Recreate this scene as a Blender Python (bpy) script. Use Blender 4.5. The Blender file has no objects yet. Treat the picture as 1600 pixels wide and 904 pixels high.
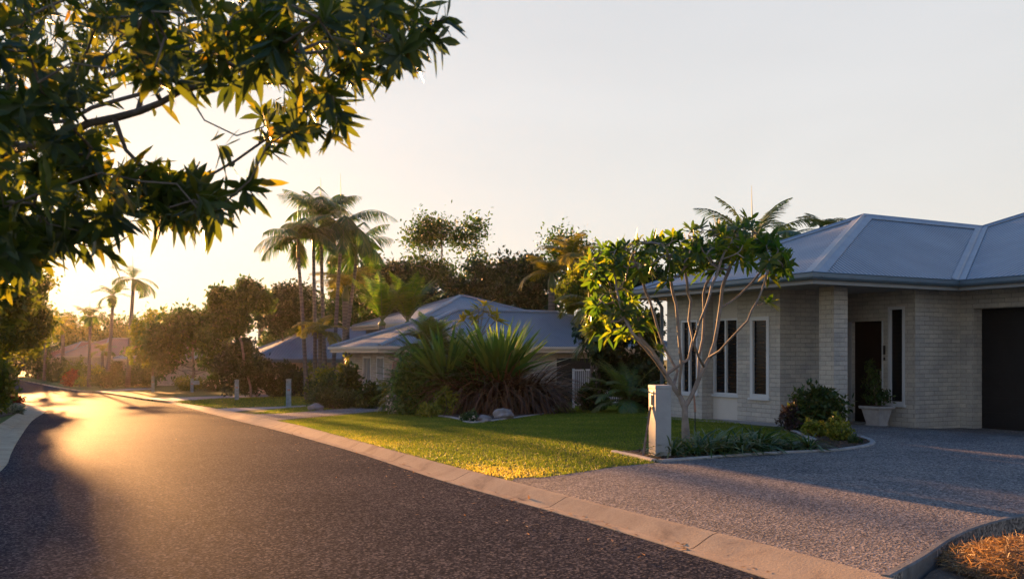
import bpy, math, random, zlib
import numpy as np
from mathutils import Vector, geometry
random.seed(7); RNG = np.random.default_rng(11)
SC = bpy.context.scene
COL = SC.collection
R = math.radians

# ------------------------------------------------------------------ camera, sky, sun
F = 1450.0; HOR = 550.0; CAMZ = 1.6
cam = bpy.data.cameras.new('camera'); camo = bpy.data.objects.new('camera', cam); COL.objects.link(camo)
camo.location = (0, 0, CAMZ); camo.rotation_euler = (R(90), 0, 0)
cam.sensor_width = 36; cam.lens = 36*F/1600; cam.shift_y = (HOR-452)/1600
cam.clip_end = 2000; cam.clip_start = 0.05
cam.dof.use_dof = True; cam.dof.focus_distance = 19; cam.dof.aperture_fstop = 4.5
SC.camera = camo

SUN_X, SUN_EL = -0.505, R(6.2)
az = math.atan2(SUN_X, 1.0)
SUN = Vector((math.sin(az)*math.cos(SUN_EL), math.cos(az)*math.cos(SUN_EL), math.sin(SUN_EL)))
world = bpy.data.worlds.new('World'); SC.world = world; world.use_nodes = True
nt = world.node_tree; bg = nt.nodes['Background']
sky = nt.nodes.new('ShaderNodeTexSky'); sky.sky_type = 'NISHITA'; sky.sun_disc = False
sky.sun_elevation = SUN_EL; sky.sun_rotation = az
sky.air_density = 1.0; sky.dust_density = 1.2; sky.ozone_density = 1.6
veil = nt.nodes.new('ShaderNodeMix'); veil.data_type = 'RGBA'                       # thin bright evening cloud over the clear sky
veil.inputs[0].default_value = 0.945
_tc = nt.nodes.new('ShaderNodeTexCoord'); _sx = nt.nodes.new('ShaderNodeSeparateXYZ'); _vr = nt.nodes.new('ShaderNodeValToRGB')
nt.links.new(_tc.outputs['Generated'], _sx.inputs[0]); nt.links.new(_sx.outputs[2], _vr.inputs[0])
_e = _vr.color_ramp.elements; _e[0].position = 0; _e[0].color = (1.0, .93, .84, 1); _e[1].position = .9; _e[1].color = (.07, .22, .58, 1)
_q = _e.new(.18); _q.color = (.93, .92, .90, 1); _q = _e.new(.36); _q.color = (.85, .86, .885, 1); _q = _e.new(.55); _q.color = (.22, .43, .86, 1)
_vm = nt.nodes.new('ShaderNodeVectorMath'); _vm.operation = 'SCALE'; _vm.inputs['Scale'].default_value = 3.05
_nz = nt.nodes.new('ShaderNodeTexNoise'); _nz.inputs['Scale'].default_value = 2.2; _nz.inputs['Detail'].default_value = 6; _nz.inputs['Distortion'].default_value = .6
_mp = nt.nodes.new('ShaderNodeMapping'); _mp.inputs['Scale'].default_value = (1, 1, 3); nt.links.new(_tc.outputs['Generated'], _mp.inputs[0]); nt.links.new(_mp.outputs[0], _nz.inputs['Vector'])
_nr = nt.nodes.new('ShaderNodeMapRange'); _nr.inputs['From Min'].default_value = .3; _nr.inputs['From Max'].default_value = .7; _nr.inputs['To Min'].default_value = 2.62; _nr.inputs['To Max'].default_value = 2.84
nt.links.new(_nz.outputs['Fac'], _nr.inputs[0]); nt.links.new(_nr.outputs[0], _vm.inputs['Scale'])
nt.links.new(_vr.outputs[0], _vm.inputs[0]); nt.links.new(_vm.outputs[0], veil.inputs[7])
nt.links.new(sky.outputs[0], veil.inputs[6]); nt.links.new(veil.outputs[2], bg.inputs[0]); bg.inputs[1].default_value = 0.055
sl = bpy.data.lights.new('sun', 'SUN'); so = bpy.data.objects.new('sun', sl); COL.objects.link(so)
sl.energy = 5.0; sl.angle = R(0.6); sl.color = (1.0, 0.47, 0.16)
so.rotation_euler = SUN.to_track_quat('Z', 'Y').to_euler(); so.location = SUN*60
vs = SC.view_settings
vs.view_transform = 'Standard'; vs.look = 'None'; vs.gamma = 1; vs.use_curve_mapping = False
vs.exposure = 2.52
SC.cycles.max_bounces = 6; SC.cycles.transparent_max_bounces = 4; SC.cycles.volume_bounces = 0
HAZE_DENSITY = 0.00007

# ------------------------------------------------------------------ terrain and projection
AX = np.array([-.4737, .8807]); BX = np.array([.8807, .4737])    # along the street, away from the street
C0 = np.array([5.71, 19.77])                                        # corner of the near house
HP = [-1e3, 10, 14, 20, 33, 45, 80, 130, 2e3]; HZ = [0, 0, -.01, -.11, -.50, -.84, -1.5, -1.8, -2.0]
_hp = np.linspace(-60, 700, 3041)
_hz = np.interp(_hp, HP, HZ)
_k = np.hanning(25); _k /= _k.sum(); _hz = np.convolve(np.pad(_hz, 12, mode='edge'), _k, 'valid')
def H(x, y):
    x = np.asarray(x, float); y = np.asarray(y, float)
    p = x*AX[0]+y*AX[1]
    s = (x-C0[0])*BX[0]+(y-C0[1])*BX[1]
    q = np.clip((s-.3)/3.7, 0, 1); q = q*q*(3-2*q)
    return np.interp(p, _hp, _hz) - .16*q*np.clip((34-p)/8, 0, 1)
def G(u, v, off=0.1):                                               # photo pixel -> point on the ground
    k = (u-800)/F; m = (v-HOR)/F
    lo, hi = 1.0, 600.0
    for _ in range(50):
        mid = (lo+hi)/2
        if CAMZ-m*mid > float(H(k*mid, mid))+off: lo = mid
        else: hi = mid
    y = (lo+hi)/2
    return (k*y, y)
def g3(u, v, off=0.1):
    x, y = G(u, v, off); return np.array([x, y, float(H(x, y))+off])
def at(u, v, Y): return np.array([(u-800)/F*Y, Y, CAMZ+(HOR-v)/F*Y])
def L2(s, t): p = C0+BX*s+AX*t; return (p[0], p[1])
def L3(s, t, z): p = C0+BX*s+AX*t; return (p[0], p[1], z)

# ------------------------------------------------------------------ materials
def newmat(name):
    m = bpy.data.materials.new(name); m.use_nodes = True
    n = m.node_tree; return m, n, n.nodes['Principled BSDF']
def nd(n, t, **kw):
    x = n.nodes.new(t)
    for k, v in kw.items():
        if k in x.inputs: x.inputs[k].default_value = v
        else: setattr(x, k, v)
    return x
def ramp(n, fac, stops):
    r = n.nodes.new('ShaderNodeValToRGB'); e = r.color_ramp.elements
    while len(e) < len(stops): e.new(0.5)
    for i, (p, c) in enumerate(stops): e[i].position = p; e[i].color = (*c, 1)
    n.links.new(fac, r.inputs[0]); return r.outputs[0]
def noise(n, scale, detail=4, rough=.55, vec=None, dist=0):
    x = n.nodes.new('ShaderNodeTexNoise'); x.inputs['Scale'].default_value = scale
    x.inputs['Detail'].default_value = detail; x.inputs['Roughness'].default_value = rough
    x.inputs['Distortion'].default_value = dist
    if vec is None: vec = coord(n)
    n.links.new(vec, x.inputs['Vector']); return x.outputs['Fac']
def coord(n, which='Object'):
    for x in n.nodes:
        if x.type == 'TEX_COORD': return x.outputs[which]
    return n.nodes.new('ShaderNodeTexCoord').outputs[which]
def mix(n, a, b, f, mode='MIX'):
    x = n.nodes.new('ShaderNodeMix'); x.data_type = 'RGBA'; x.blend_type = mode
    for i, v in ((6, a), (7, b), (0, f)):
        if hasattr(v, 'default_value') or hasattr(v, 'is_linked'): n.links.new(v, x.inputs[i])
        else: x.inputs[i].default_value = (*v, 1) if isinstance(v, tuple) else v
    return x.outputs[2]
def bump(n, bs, h, strength, dist):
    b = n.nodes.new('ShaderNodeBump'); b.inputs['Strength'].default_value = strength; b.inputs['Distance'].default_value = dist
    n.links.new(h, b.inputs['Height']); n.links.new(b.outputs[0], bs.inputs['Normal']); return b
def plain(name, col, rough=.6, spec=.5, metal=0, var=.12, vs_=3.0, bmp=0, bsc=40):
    m, n, b = newmat(name)
    lo = tuple(c*(1-var) for c in col); hi = tuple(min(1, c*(1+var)) for c in col)
    n.links.new(ramp(n, noise(n, vs_, 5), [(.3, lo), (.7, hi)]), b.inputs['Base Color'])
    b.inputs['Roughness'].default_value = rough; b.inputs['Specular IOR Level'].default_value = spec; b.inputs['Metallic'].default_value = metal
    if bmp: bump(n, b, noise(n, bsc, 4), .6, bmp)
    return m
def leafmat(name, stops, trans=.4, rough=.45, spec=.35, tmul=(1.5, 1.6, .5)):
    m, n, b = newmat(name)
    a = n.nodes.new('ShaderNodeAttribute'); a.attribute_name = 'tint'
    c = ramp(n, a.outputs['Fac'], stops)
    n.links.new(c, b.inputs['Base Color']); b.inputs['Roughness'].default_value = rough
    b.inputs['Specular IOR Level'].default_value = spec
    t = n.nodes.new('ShaderNodeBsdfTranslucent')
    n.links.new(mix(n, c, tmul, 1.0, 'MULTIPLY'), t.inputs['Color'])
    ms = n.nodes.new('ShaderNodeMixShader'); ms.inputs[0].default_value = trans
    n.links.new(b.outputs[0], ms.inputs[1]); n.links.new(t.outputs[0], ms.inputs[2])
    n.links.new(ms.outputs[0], n.nodes['Material Output'].inputs['Surface']); return m
M = {}
# asphalt
m, n, b = newmat('asphalt')
sp = nd(n, 'ShaderNodeTexVoronoi'); sp.inputs['Scale'].default_value = 55; n.links.new(coord(n), sp.inputs['Vector'])
c1 = ramp(n, sp.outputs['Color'], [(.2, (.020, .023, .029)), (.6, (.045, .048, .056)), (.92, (.17, .16, .155))])
big = ramp(n, noise(n, .35, 7, .7), [(.35, (.70, .72, .76)), (.7, (1.18, 1.12, 1.08))])
n.links.new(mix(n, c1, big, 1.0, 'MULTIPLY'), b.inputs['Base Color'])
b.inputs['Roughness'].default_value = .72; b.inputs['Specular IOR Level'].default_value = .0010
h1 = nd(n, 'ShaderNodeTexVoronoi', feature='SMOOTH_F1'); h1.inputs['Scale'].default_value = 48; n.links.new(coord(n), h1.inputs['Vector'])
bump(n, b, mix(n, h1.outputs['Distance'], noise(n, 70, 6, .7), .5), .8, .010)
M['asphalt'] = m
# exposed aggregate
m, n, b = newmat('exposed aggregate')
sp = nd(n, 'ShaderNodeTexVoronoi'); sp.inputs['Scale'].default_value = 48; n.links.new(coord(n), sp.inputs['Vector'])
c1 = ramp(n, sp.outputs['Color'], [(.15, (.075, .072, .072)), (.5, (.17, .158, .148)), (.9, (.36, .325, .29))])
for _ax, _per, _off in (((.8807, .4737, 0), 2.3, .4), ((-.4737, .8807, 0), 2.6, 1.1)):          # saw cut control joints
    _d = n.nodes.new('ShaderNodeVectorMath'); _d.operation = 'DOT_PRODUCT'; _d.inputs[1].default_value = _ax; n.links.new(coord(n), _d.inputs[0])
    _a = n.nodes.new('ShaderNodeMath'); _a.operation = 'ADD'; _a.inputs[1].default_value = _off; n.links.new(_d.outputs['Value'], _a.inputs[0])
    _p = n.nodes.new('ShaderNodeMath'); _p.operation = 'PINGPONG'; _p.inputs[1].default_value = _per; n.links.new(_a.outputs[0], _p.inputs[0])
    _l = n.nodes.new('ShaderNodeMath'); _l.operation = 'LESS_THAN'; _l.inputs[1].default_value = .006; n.links.new(_p.outputs[0], _l.inputs[0])
    c1 = mix(n, c1, (.03, .028, .028), _l.outputs[0])
big = ramp(n, noise(n, .5, 7, .72, dist=.8), [(.3, (.62, .64, .68)), (.5, (.95, .95, .95)), (.72, (1.2, 1.15, 1.1))])
n.links.new(mix(n, c1, big, 1.0, 'MULTIPLY'), b.inputs['Base Color']); b.inputs['Roughness'].default_value = .8; b.inputs['Specular IOR Level'].default_value = .05
bump(n, b, mix(n, sp.outputs['Distance'], noise(n, 25, 5, .7), .5), .9, .014)
M['aggregate'] = m
# kerb concrete with joints along its length (uv in metres)
m, n, b = newmat('kerb concrete')
uv = coord(n, 'UV'); sx = n.nodes.new('ShaderNodeSeparateXYZ'); n.links.new(uv, sx.inputs[0])
md = n.nodes.new('ShaderNodeMath'); md.operation = 'PINGPONG'; md.inputs[1].default_value = 1.15; n.links.new(sx.outputs[0], md.inputs[0])
ln = n.nodes.new('ShaderNodeMath'); ln.operation = 'LESS_THAN'; ln.inputs[1].default_value = .008; n.links.new(md.outputs[0], ln.inputs[0])
c1 = ramp(n, noise(n, 1.6, 8, .72, dist=.5), [(.25, (.20, .155, .11)), (.45, (.41, .32, .215)), (.8, (.54, .44, .30))])
c2 = ramp(n, noise(n, 60, 3, .7), [(.3, (.85, .85, .85)), (.7, (1.1, 1.1, 1.1))])
n.links.new(mix(n, mix(n, c1, c2, 1.0, 'MULTIPLY'), (.09, .075, .06), ln.outputs[0]), b.inputs['Base Color'])
b.inputs['Roughness'].default_value = .72; b.inputs['Specular IOR Level'].default_value = .00102; bump(n, b, noise(n, 45, 6, .7), .5, .008)
M['kerb'] = m
M['paver'] = plain('edging concrete', (.30, .29, .28), .8, .3, var=.25, vs_=6, bmp=.006)
M['darkedge'] = plain('weathered edging', (.13, .135, .135), .85, .3, var=.3, vs_=6, bmp=.006)
M['path'] = plain('path concrete', (.26, .25, .24), .8, .3, var=.2, vs_=4, bmp=.004)
# lawn
m, n, b = newmat('lawn')
f1 = noise(n, .9, 6, .65); f2 = noise(n, 14, 5, .7, dist=.6)
c1 = ramp(n, f1, [(.3, (.045, .082, .018)), (.55, (.085, .115, .024)), (.78, (.20, .175, .06))])
c2 = ramp(n, f2, [(.3, (.55, .6, .5)), (.7, (1.3, 1.25, 1.2))])
n.links.new(mix(n, c1, c2, 1.0, 'MULTIPLY'), b.inputs['Base Color']); b.inputs['Roughness'].default_value = .85; b.inputs['Specular IOR Level'].default_value = .15
bump(n, b, mix(n, f2, noise(n, 60, 4, .8), .5), 1.0, .05)
M['lawn'] = m
M['grassblade'] = leafmat('grass blades', [(0, (.07, .13, .02)), (.55, (.17, .24, .035)), (1, (.50, .42, .12))], .5, .5, .2, (1.3, 1.25, .5))
m, n, b = newmat('mulch')
f1 = noise(n, 35, 6, .75, dist=1.2)
n.links.new(ramp(n, f1, [(.3, (.018, .012, .008)), (.55, (.07, .045, .03)), (.75, (.17, .125, .09))]), b.inputs['Base Color'])
b.inputs['Roughness'].default_value = .9; bump(n, b, f1, 1.0, .05)
M['mulch'] = m
m, n, b = newmat('garden soil')
f1 = noise(n, 28, 7, .75, dist=2)
n.links.new(ramp(n, f1, [(.3, (.09, .06, .042)), (.55, (.20, .14, .095)), (.78, (.34, .25, .18))]), b.inputs['Base Color'])
b.inputs['Roughness'].default_value = .95; bump(n, b, f1, 1.0, .06)
M['soil'] = m
# brick
def brickmat(name, c_lo, c_hi, mort):
    m, n, b = newmat(name)
    uv = coord(n, 'UV')
    br = n.nodes.new('ShaderNodeTexBrick'); n.links.new(uv, br.inputs['Vector'])
    br.inputs['Scale'].default_value = 1; br.inputs['Brick Width'].default_value = .30; br.inputs['Row Height'].default_value = .095
    br.inputs['Mortar Size'].default_value = .006; br.inputs['Mortar Smooth'].default_value = .3; br.inputs['Bias'].default_value = 0
    br.offset = .5
    br.inputs['Color1'].default_value = (*c_lo, 1); br.inputs['Color2'].default_value = (*c_hi, 1); br.inputs['Mortar'].default_value = (*mort, 1)
    c2 = ramp(n, noise(n, 2.0, 5, .6), [(.3, (.80, .80, .82)), (.7, (1.1, 1.07, 1.0))])
    c3 = ramp(n, noise(n, 30, 4, .7), [(.3, (.85, .85, .85)), (.7, (1.1, 1.1, 1.1))])
    n.links.new(mix(n, mix(n, br.outputs['Color'], c2, 1.0, 'MULTIPLY'), c3, 1.0, 'MULTIPLY'), b.inputs['Base Color'])
    b.inputs['Roughness'].default_value = .85
    inv = n.nodes.new('ShaderNodeMath'); inv.operation = 'SUBTRACT'; inv.inputs[0].default_value = 1; n.links.new(br.outputs['Fac'], inv.inputs[1])
    ad = n.nodes.new('ShaderNodeMath'); ad.operation = 'MULTIPLY_ADD'; ad.inputs[1].default_value = .35; n.links.new(noise(n, 40, 5, .7), ad.inputs[0]); n.links.new(inv.outputs[0], ad.inputs[2])
    bump(n, b, ad.outputs[0], .9, .012); return m
M['brick'] = brickmat('cream block', (.39, .385, .365), (.50, .485, .445), (.30, .295, .275))
M['brick2'] = brickmat('pale block', (.36, .335, .30), (.46, .42, .37), (.25, .23, .2))
M['render'] = plain('painted render', (.50, .48, .44), .8, .3, var=.06, vs_=1.5, bmp=.002)
# corrugated steel: ribs run up the slope (uv.x in metres along the eave)
def roofmat(name, col, pitch=.076):
    m, n, b = newmat(name)
    uv = coord(n, 'UV'); sx = n.nodes.new('ShaderNodeSeparateXYZ'); n.links.new(uv, sx.inputs[0])
    a = n.nodes.new('ShaderNodeMath'); a.operation = 'MULTIPLY'; a.inputs[1].default_value = 2*math.pi/pitch; n.links.new(sx.outputs[0], a.inputs[0])
    s = n.nodes.new('ShaderNodeMath'); s.operation = 'SINE'; n.links.new(a.outputs[0], s.inputs[0])
    lo = tuple(c*.82 for c in col); hi = tuple(c*1.12 for c in col)
    c = ramp(n, noise(n, .8, 6, .65), [(.3, lo), (.7, hi)])
    sheet = nd(n, 'ShaderNodeTexNoise'); 
    dk = ramp(n, s.outputs[0], [(0, (.55, .57, .60)), (.6, (1.0, 1.0, 1.0))])
    n.links.new(mix(n, c, dk, 1.0, 'MULTIPLY'), b.inputs['Base Color'])
    b.inputs['Roughness'].default_value = .42; b.inputs['Metallic'].default_value = .25
    bump(n, b, s.outputs[0], .8, .012); return m
M['roof'] = roofmat('corrugated steel', (.24, .29, .335), .12)
M['roof2'] = roofmat('corrugated steel pale', (.23, .27, .30), .09)
M['tile'] = roofmat('red tile', (.30, .10, .06), .3)
M['flash'] = plain('steel flashing', (.22, .25, .28), .4, .5, .3, var=.1)
M['gutter'] = plain('gutter steel', (.11, .165, .215), .35, .5, .2, var=.06)
M['fascia'] = plain('fascia board', (.24, .26, .275), .5, .4, var=.05)
M['fascia2'] = plain('cream fascia', (.5, .43, .36), .5, .4, var=.05)
M['soffit'] = plain('soffit', (.30, .31, .31), .7, .3, var=.04)
M['frame'] = plain('white frame', (.50, .53, .56), .4, .4, var=.04)
m, n, b = newmat('dark glass'); b.inputs['Base Color'].default_value = (.010, .012, .015, 1); b.inputs['Roughness'].default_value = .12; b.inputs['Specular IOR Level'].default_value = .22
sc = n.nodes.new('ShaderNodeSeparateXYZ'); n.links.new(coord(n), sc.inputs[0])
w = n.nodes.new('ShaderNodeMath'); w.operation = 'SINE'; mu = n.nodes.new('ShaderNodeMath'); mu.operation = 'MULTIPLY'; mu.inputs[1].default_value = 70; n.links.new(sc.outputs[2], mu.inputs[0]); n.links.new(mu.outputs[0], w.inputs[0])
n.links.new(ramp(n, w.outputs[0], [(.3, (.006, .007, .009)), (.8, (.010, .011, .013))]), b.inputs['Base Color'])
M['glass'] = m
M['door'] = plain('dark timber door', (.012, .009, .008), .45, .3, var=.3, vs_=8)
M['garage'] = plain('charcoal garage door', (.012, .013, .015), .5, .3, var=.2)
M['black'] = plain('black plastic', (.01, .01, .01), .4, .5)
M['metal'] = plain('dull steel', (.35, .33, .30), .35, .5, .7)
M['mailbox'] = plain('pale cast concrete', (.27, .295, .31), .7, .4, var=.10, vs_=5, bmp=.003)
M['post'] = plain('grey green timber', (.20, .28, .30), .8, .3, var=.35, vs_=9, bmp=.004)
M['stick'] = plain('weathered timber', (.17, .12, .10), .8, .3, var=.3, vs_=12)
M['pot'] = plain('cast stone pot', (.33, .33, .34), .75, .3, var=.15, vs_=8, bmp=.003)
M['rock'] = plain('grey rock', (.22, .20, .20), .85, .3, var=.4, vs_=5, bmp=.03, bsc=8)
M['orna'] = plain('brown driftwood', (.30, .17, .13), .6, .3, var=.3, vs_=10, bmp=.01)
m, n, b = newmat('bark')
f1 = noise(n, 9, 6, .7, dist=.5)
n.links.new(ramp(n, f1, [(.3, (.085, .07, .06)), (.7, (.22, .19, .165))]), b.inputs['Base Color']); b.inputs['Roughness'].default_value = .85; bump(n, b, f1, .8, .02)
M['bark'] = m
M['frangibark'] = plain('smooth grey bark', (.21, .185, .17), .7, .3, var=.32, vs_=7, bmp=.006, bsc=30)
m, n, b = newmat('palm trunk')
sx = n.nodes.new('ShaderNodeSeparateXYZ'); n.links.new(coord(n), sx.inputs[0])
a = n.nodes.new('ShaderNodeMath'); a.operation = 'MULTIPLY'; a.inputs[1].default_value = 34; n.links.new(sx.outputs[2], a.inputs[0])
s = n.nodes.new('ShaderNodeMath'); s.operation = 'SINE'; n.links.new(a.outputs[0], s.inputs[0])
n.links.new(ramp(n, s.outputs[0], [(0, (.09, .085, .08)), (.6, (.135, .125, .115))]), b.inputs['Base Color']); b.inputs['Roughness'].default_value = .8; bump(n, b, s.outputs[0], .5, .01)
M['palmtrunk'] = m
M['shaft'] = plain('green crownshaft', (.10, .14, .05), .5, .4)
G1 = lambda a, b_, c: [(0, a), (.5, b_), (1, c)]
M['fore'] = leafmat('lance leaves', [(0, (.022, .05, .022)), (.55, (.05, .09, .024)), (.9, (.11, .13, .02)), (1, (.15, .12, .02))], .50, .35, .45, (2.4, 1.75, .4))
M['frangi'] = leafmat('frangipani leaves', G1((.022, .058, .022), (.05, .095, .022), (.15, .16, .025)), .55, .38, .4, (2.3, 2.3, .4))
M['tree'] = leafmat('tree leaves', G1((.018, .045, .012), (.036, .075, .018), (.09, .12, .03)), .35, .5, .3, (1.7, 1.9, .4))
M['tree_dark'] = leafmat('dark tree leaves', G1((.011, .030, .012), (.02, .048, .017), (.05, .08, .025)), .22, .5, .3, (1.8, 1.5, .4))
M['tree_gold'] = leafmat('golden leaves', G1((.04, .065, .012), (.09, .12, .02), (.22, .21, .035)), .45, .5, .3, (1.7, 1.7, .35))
M['bush'] = leafmat('bush leaves', G1((.02, .045, .014), (.04, .078, .02), (.085, .12, .03)), .33, .45, .35, (1.7, 1.6, .4))
M['lime'] = leafmat('lime leaves', G1((.08, .12, .02), (.19, .22, .035), (.34, .31, .05)), .4, .45, .3, (1.5, 1.4, .35))
M['yellow'] = leafmat('yellow leaves', G1((.22, .20, .02), (.38, .31, .03), (.55, .42, .06)), .5, .4, .4, (1.4, 1.3, .4))
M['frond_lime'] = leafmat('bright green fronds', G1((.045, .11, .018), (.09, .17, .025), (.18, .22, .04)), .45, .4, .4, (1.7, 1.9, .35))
M['red'] = leafmat('red leaves', G1((.10, .025, .012), (.22, .05, .02), (.35, .12, .04)), .4, .45, .3, (1.7, 1.1, .5))
M['purple'] = leafmat('purple leaves', G1((.03, .022, .03), (.06, .04, .05), (.06, .08, .03)), .3, .5, .3)
M['silver'] = leafmat('silver leaves', G1((.12, .15, .10), (.25, .28, .20), (.5, .5, .4)), .3, .6, .3, (1.2, 1.1, .8))
M['flower'] = leafmat('white flowers', G1((.5, .48, .4), (.65, .62, .55), (.75, .72, .65)), .3, .6, .3, (1.1, 1, .8))
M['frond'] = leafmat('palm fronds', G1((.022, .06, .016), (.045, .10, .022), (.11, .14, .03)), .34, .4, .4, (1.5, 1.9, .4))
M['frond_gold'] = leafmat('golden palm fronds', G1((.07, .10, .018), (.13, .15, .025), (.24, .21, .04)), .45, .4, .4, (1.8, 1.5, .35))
M['cycad'] = leafmat('cycad leaves', G1((.04, .10, .035), (.08, .16, .045), (.16, .22, .06)), .38, .38, .45, (1.6, 1.6, .4))
M['flax'] = leafmat('bronze strap leaves', G1((.035, .024, .014), (.075, .045, .025), (.20, .11, .06)), .22, .4, .4, (1.7, 1.1, .5))
M['lirio'] = leafmat('strappy green leaves', G1((.022, .06, .02), (.045, .10, .03), (.16, .20, .09)), .28, .35, .5, (1.5, 1.5, .5))
M['straw'] = leafmat('dry straw', G1((.13, .085, .045), (.26, .17, .08), (.45, .31, .16)), .35, .5, .3, (1.2, 1.0, .6))

# ------------------------------------------------------------------ object helpers
WL = {}
def tag(o, label=None, cat=None, group=None, kind=None):
    if label: o['label'] = label
    if cat: o['category'] = cat
    if group: o['group'] = group
    if kind: o['kind'] = kind
    return o
def thing(name, label, cat, loc, group=None):
    o = bpy.data.objects.new(name, None); COL.objects.link(o); o.empty_display_size = .2
    o.location = tuple(float(c) for c in loc); WL[o.name] = np.array(loc, float)
    return tag(o, label, cat, group)
class MB:
    """collects vertices / faces / uvs / tints"""
    def __init__(s): s.V = []; s.Fq = []; s.uv = []; s.T = []; s.n = 0; s.hasuv = False
    def add(s, V, Fc, uv=None, tint=None):
        V = np.asarray(V, float).reshape(-1, 3)
        s.V.append(V); s.T.append(np.full(len(V), .5) if tint is None else np.asarray(tint, float))
        for f in Fc: s.Fq.append(tuple(int(i)+s.n for i in f))
        if uv is not None: s.hasuv = True; s.uv += list(uv)
        else: s.uv += [(0, 0)]*sum(len(f) for f in Fc)
        s.n += len(V)
    def box(s, c, d, ax=None):
        """box centred c with half sizes d, ax optional 2D x axis"""
        x = np.array([1, 0, 0.]) if ax is None else np.array([ax[0], ax[1], 0.]); y = np.array([-x[1], x[0], 0]); z = np.array([0, 0, 1.])
        c = np.asarray(c, float); P = []
        for k in (-1, 1):
            for j in (-1, 1):
                for i in (-1, 1): P.append(c+x*d[0]*i+y*d[1]*j+z*d[2]*k)
        s.add(P, [(0, 2, 3, 1), (4, 5, 7, 6), (0, 1, 5, 4), (2, 6, 7, 3), (0, 4, 6, 2), (1, 3, 7, 5)])
    def tube(s, P, rad, sides=8, cap=True):
        P = np.asarray(P, float); n_ = len(P)
        if n_ < 2: return
        T = np.gradient(P, axis=0); T /= np.linalg.norm(T, axis=1)[:, None]+1e-9
        up = np.array([0, 0, 1.]) if abs(T[0][2]) < .9 else np.array([1., 0, 0])
        u = np.cross(T[0], up); u /= np.linalg.norm(u); V = []
        for i in range(n_):
            u = u-T[i]*np.dot(u, T[i]); u /= np.linalg.norm(u)+1e-9; w = np.cross(T[i], u)
            a = np.linspace(0, 2*math.pi, sides, endpoint=False)
            V.append(P[i]+rad[i]*(np.cos(a)[:, None]*u+np.sin(a)[:, None]*w))
        Fc = []
        for i in range(n_-1):
            for j in range(sides):
                a0 = i*sides+j; a1 = i*sides+(j+1) % sides
                Fc.append((a0, a1, a1+sides, a0+sides))
        if cap: Fc.append(tuple(range(sides))[::-1]); Fc.append(tuple((n_-1)*sides+j for j in range(sides)))
        s.add(np.concatenate(V), Fc)
    def build(s, name, mat, parent=None, smooth=False):
        V = np.concatenate(s.V) if s.V else np.zeros((0, 3))
        me = bpy.data.meshes.new(name)
        off = WL[parent.name] if parent is not None else np.zeros(3)
        me.from_pydata((V-off).tolist(), [], s.Fq); me.update()
        if s.hasuv:
            ul = me.uv_layers.new(name='UVMap'); ul.data.foreach_set('uv', np.array(s.uv, float).ravel())
        return link(name, me, mat, parent, smooth)
def link(name, me, mat, parent=None, smooth=False):
    if smooth: me.polygons.foreach_set('use_smooth', [True]*len(me.polygons))
    me.materials.append(mat if not isinstance(mat, str) else M[mat])
    o = bpy.data.objects.new(name, me); COL.objects.link(o)
    if parent is not None: o.parent = parent; WL[o.name] = WL[parent.name]
    else: WL[o.name] = np.zeros(3)
    return o
def fast_mesh(name, V, Q, T, mat, parent=None, smooth=False):
    """V (n,3), Q (m,4) quads, T (n) tint"""
    off = WL[parent.name] if parent is not None else np.zeros(3)
    me = bpy.data.meshes.new(name); V = np.ascontiguousarray(V-off, dtype=np.float32); Q = np.ascontiguousarray(Q, dtype=np.int32)
    me.vertices.add(len(V)); me.vertices.foreach_set('co', V.ravel())
    k = Q.shape[1]
    me.loops.add(Q.size); me.loops.foreach_set('vertex_index', Q.ravel())
    me.polygons.add(len(Q)); me.polygons.foreach_set('loop_start', np.arange(0, Q.size, k, dtype=np.int32))
    me.polygons.foreach_set('loop_total', np.full(len(Q), k, dtype=np.int32))
    at_ = me.attributes.new('tint', 'FLOAT', 'POINT'); at_.data.foreach_set('value', np.ascontiguousarray(T, dtype=np.float32))
    me.update(calc_edges=True); me.validate()
    return link(name, me, mat, parent, smooth)
def nrm(a): return a/(np.linalg.norm(a, axis=-1, keepdims=True)+1e-9)
def leaves(P, D, N, Ln, W, prof=((0, .12), (.35, 1), (.7, .75), (1, .04)), droop=.0, fold=0, tint=None):
    """strips of quads; returns V,Q,T"""
    n_ = len(P); P = np.asarray(P); D = nrm(np.asarray(D)); S = nrm(np.cross(D, N)); Nn = np.cross(S, D)
    Ln = np.broadcast_to(Ln, (n_,)); W = np.broadcast_to(W, (n_,)); droop = np.broadcast_to(droop, (n_,))
    r = len(prof); cols = 3 if fold else 2
    V = np.zeros((n_, r, cols, 3))
    for j, (t, w_) in enumerate(prof):
        c = P+D*(Ln*t)[:, None]; c[:, 2] -= droop*Ln*t*t
        hw = (W*w_*.5)[:, None]
        if fold:
            V[:, j, 0] = c-S*hw+Nn*hw*fold; V[:, j, 1] = c; V[:, j, 2] = c+S*hw+Nn*hw*fold
        else: V[:, j, 0] = c-S*hw; V[:, j, 1] = c+S*hw
    base = np.arange(n_)[:, None]*(r*cols); Q = []
    for j in range(r-1):
        for c in range(cols-1):
            a = j*cols+c; Q.append(np.concatenate([base+a, base+a+1, base+a+cols+1, base+a+cols], 1))
    T = RNG.random(n_) if tint is None else np.broadcast_to(tint, (n_,))
    return V.reshape(-1, 3), np.concatenate(Q), np.repeat(T, r*cols)
def cat(parts):
    V = []; Q = []; T = []; n_ = 0
    for v, q, t in parts: V.append(v); Q.append(q+n_); T.append(t); n_ += len(v)
    return np.concatenate(V), np.concatenate(Q), np.concatenate(T)
def rdir(n_): return nrm(RNG.normal(size=(n_, 3)))

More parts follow.
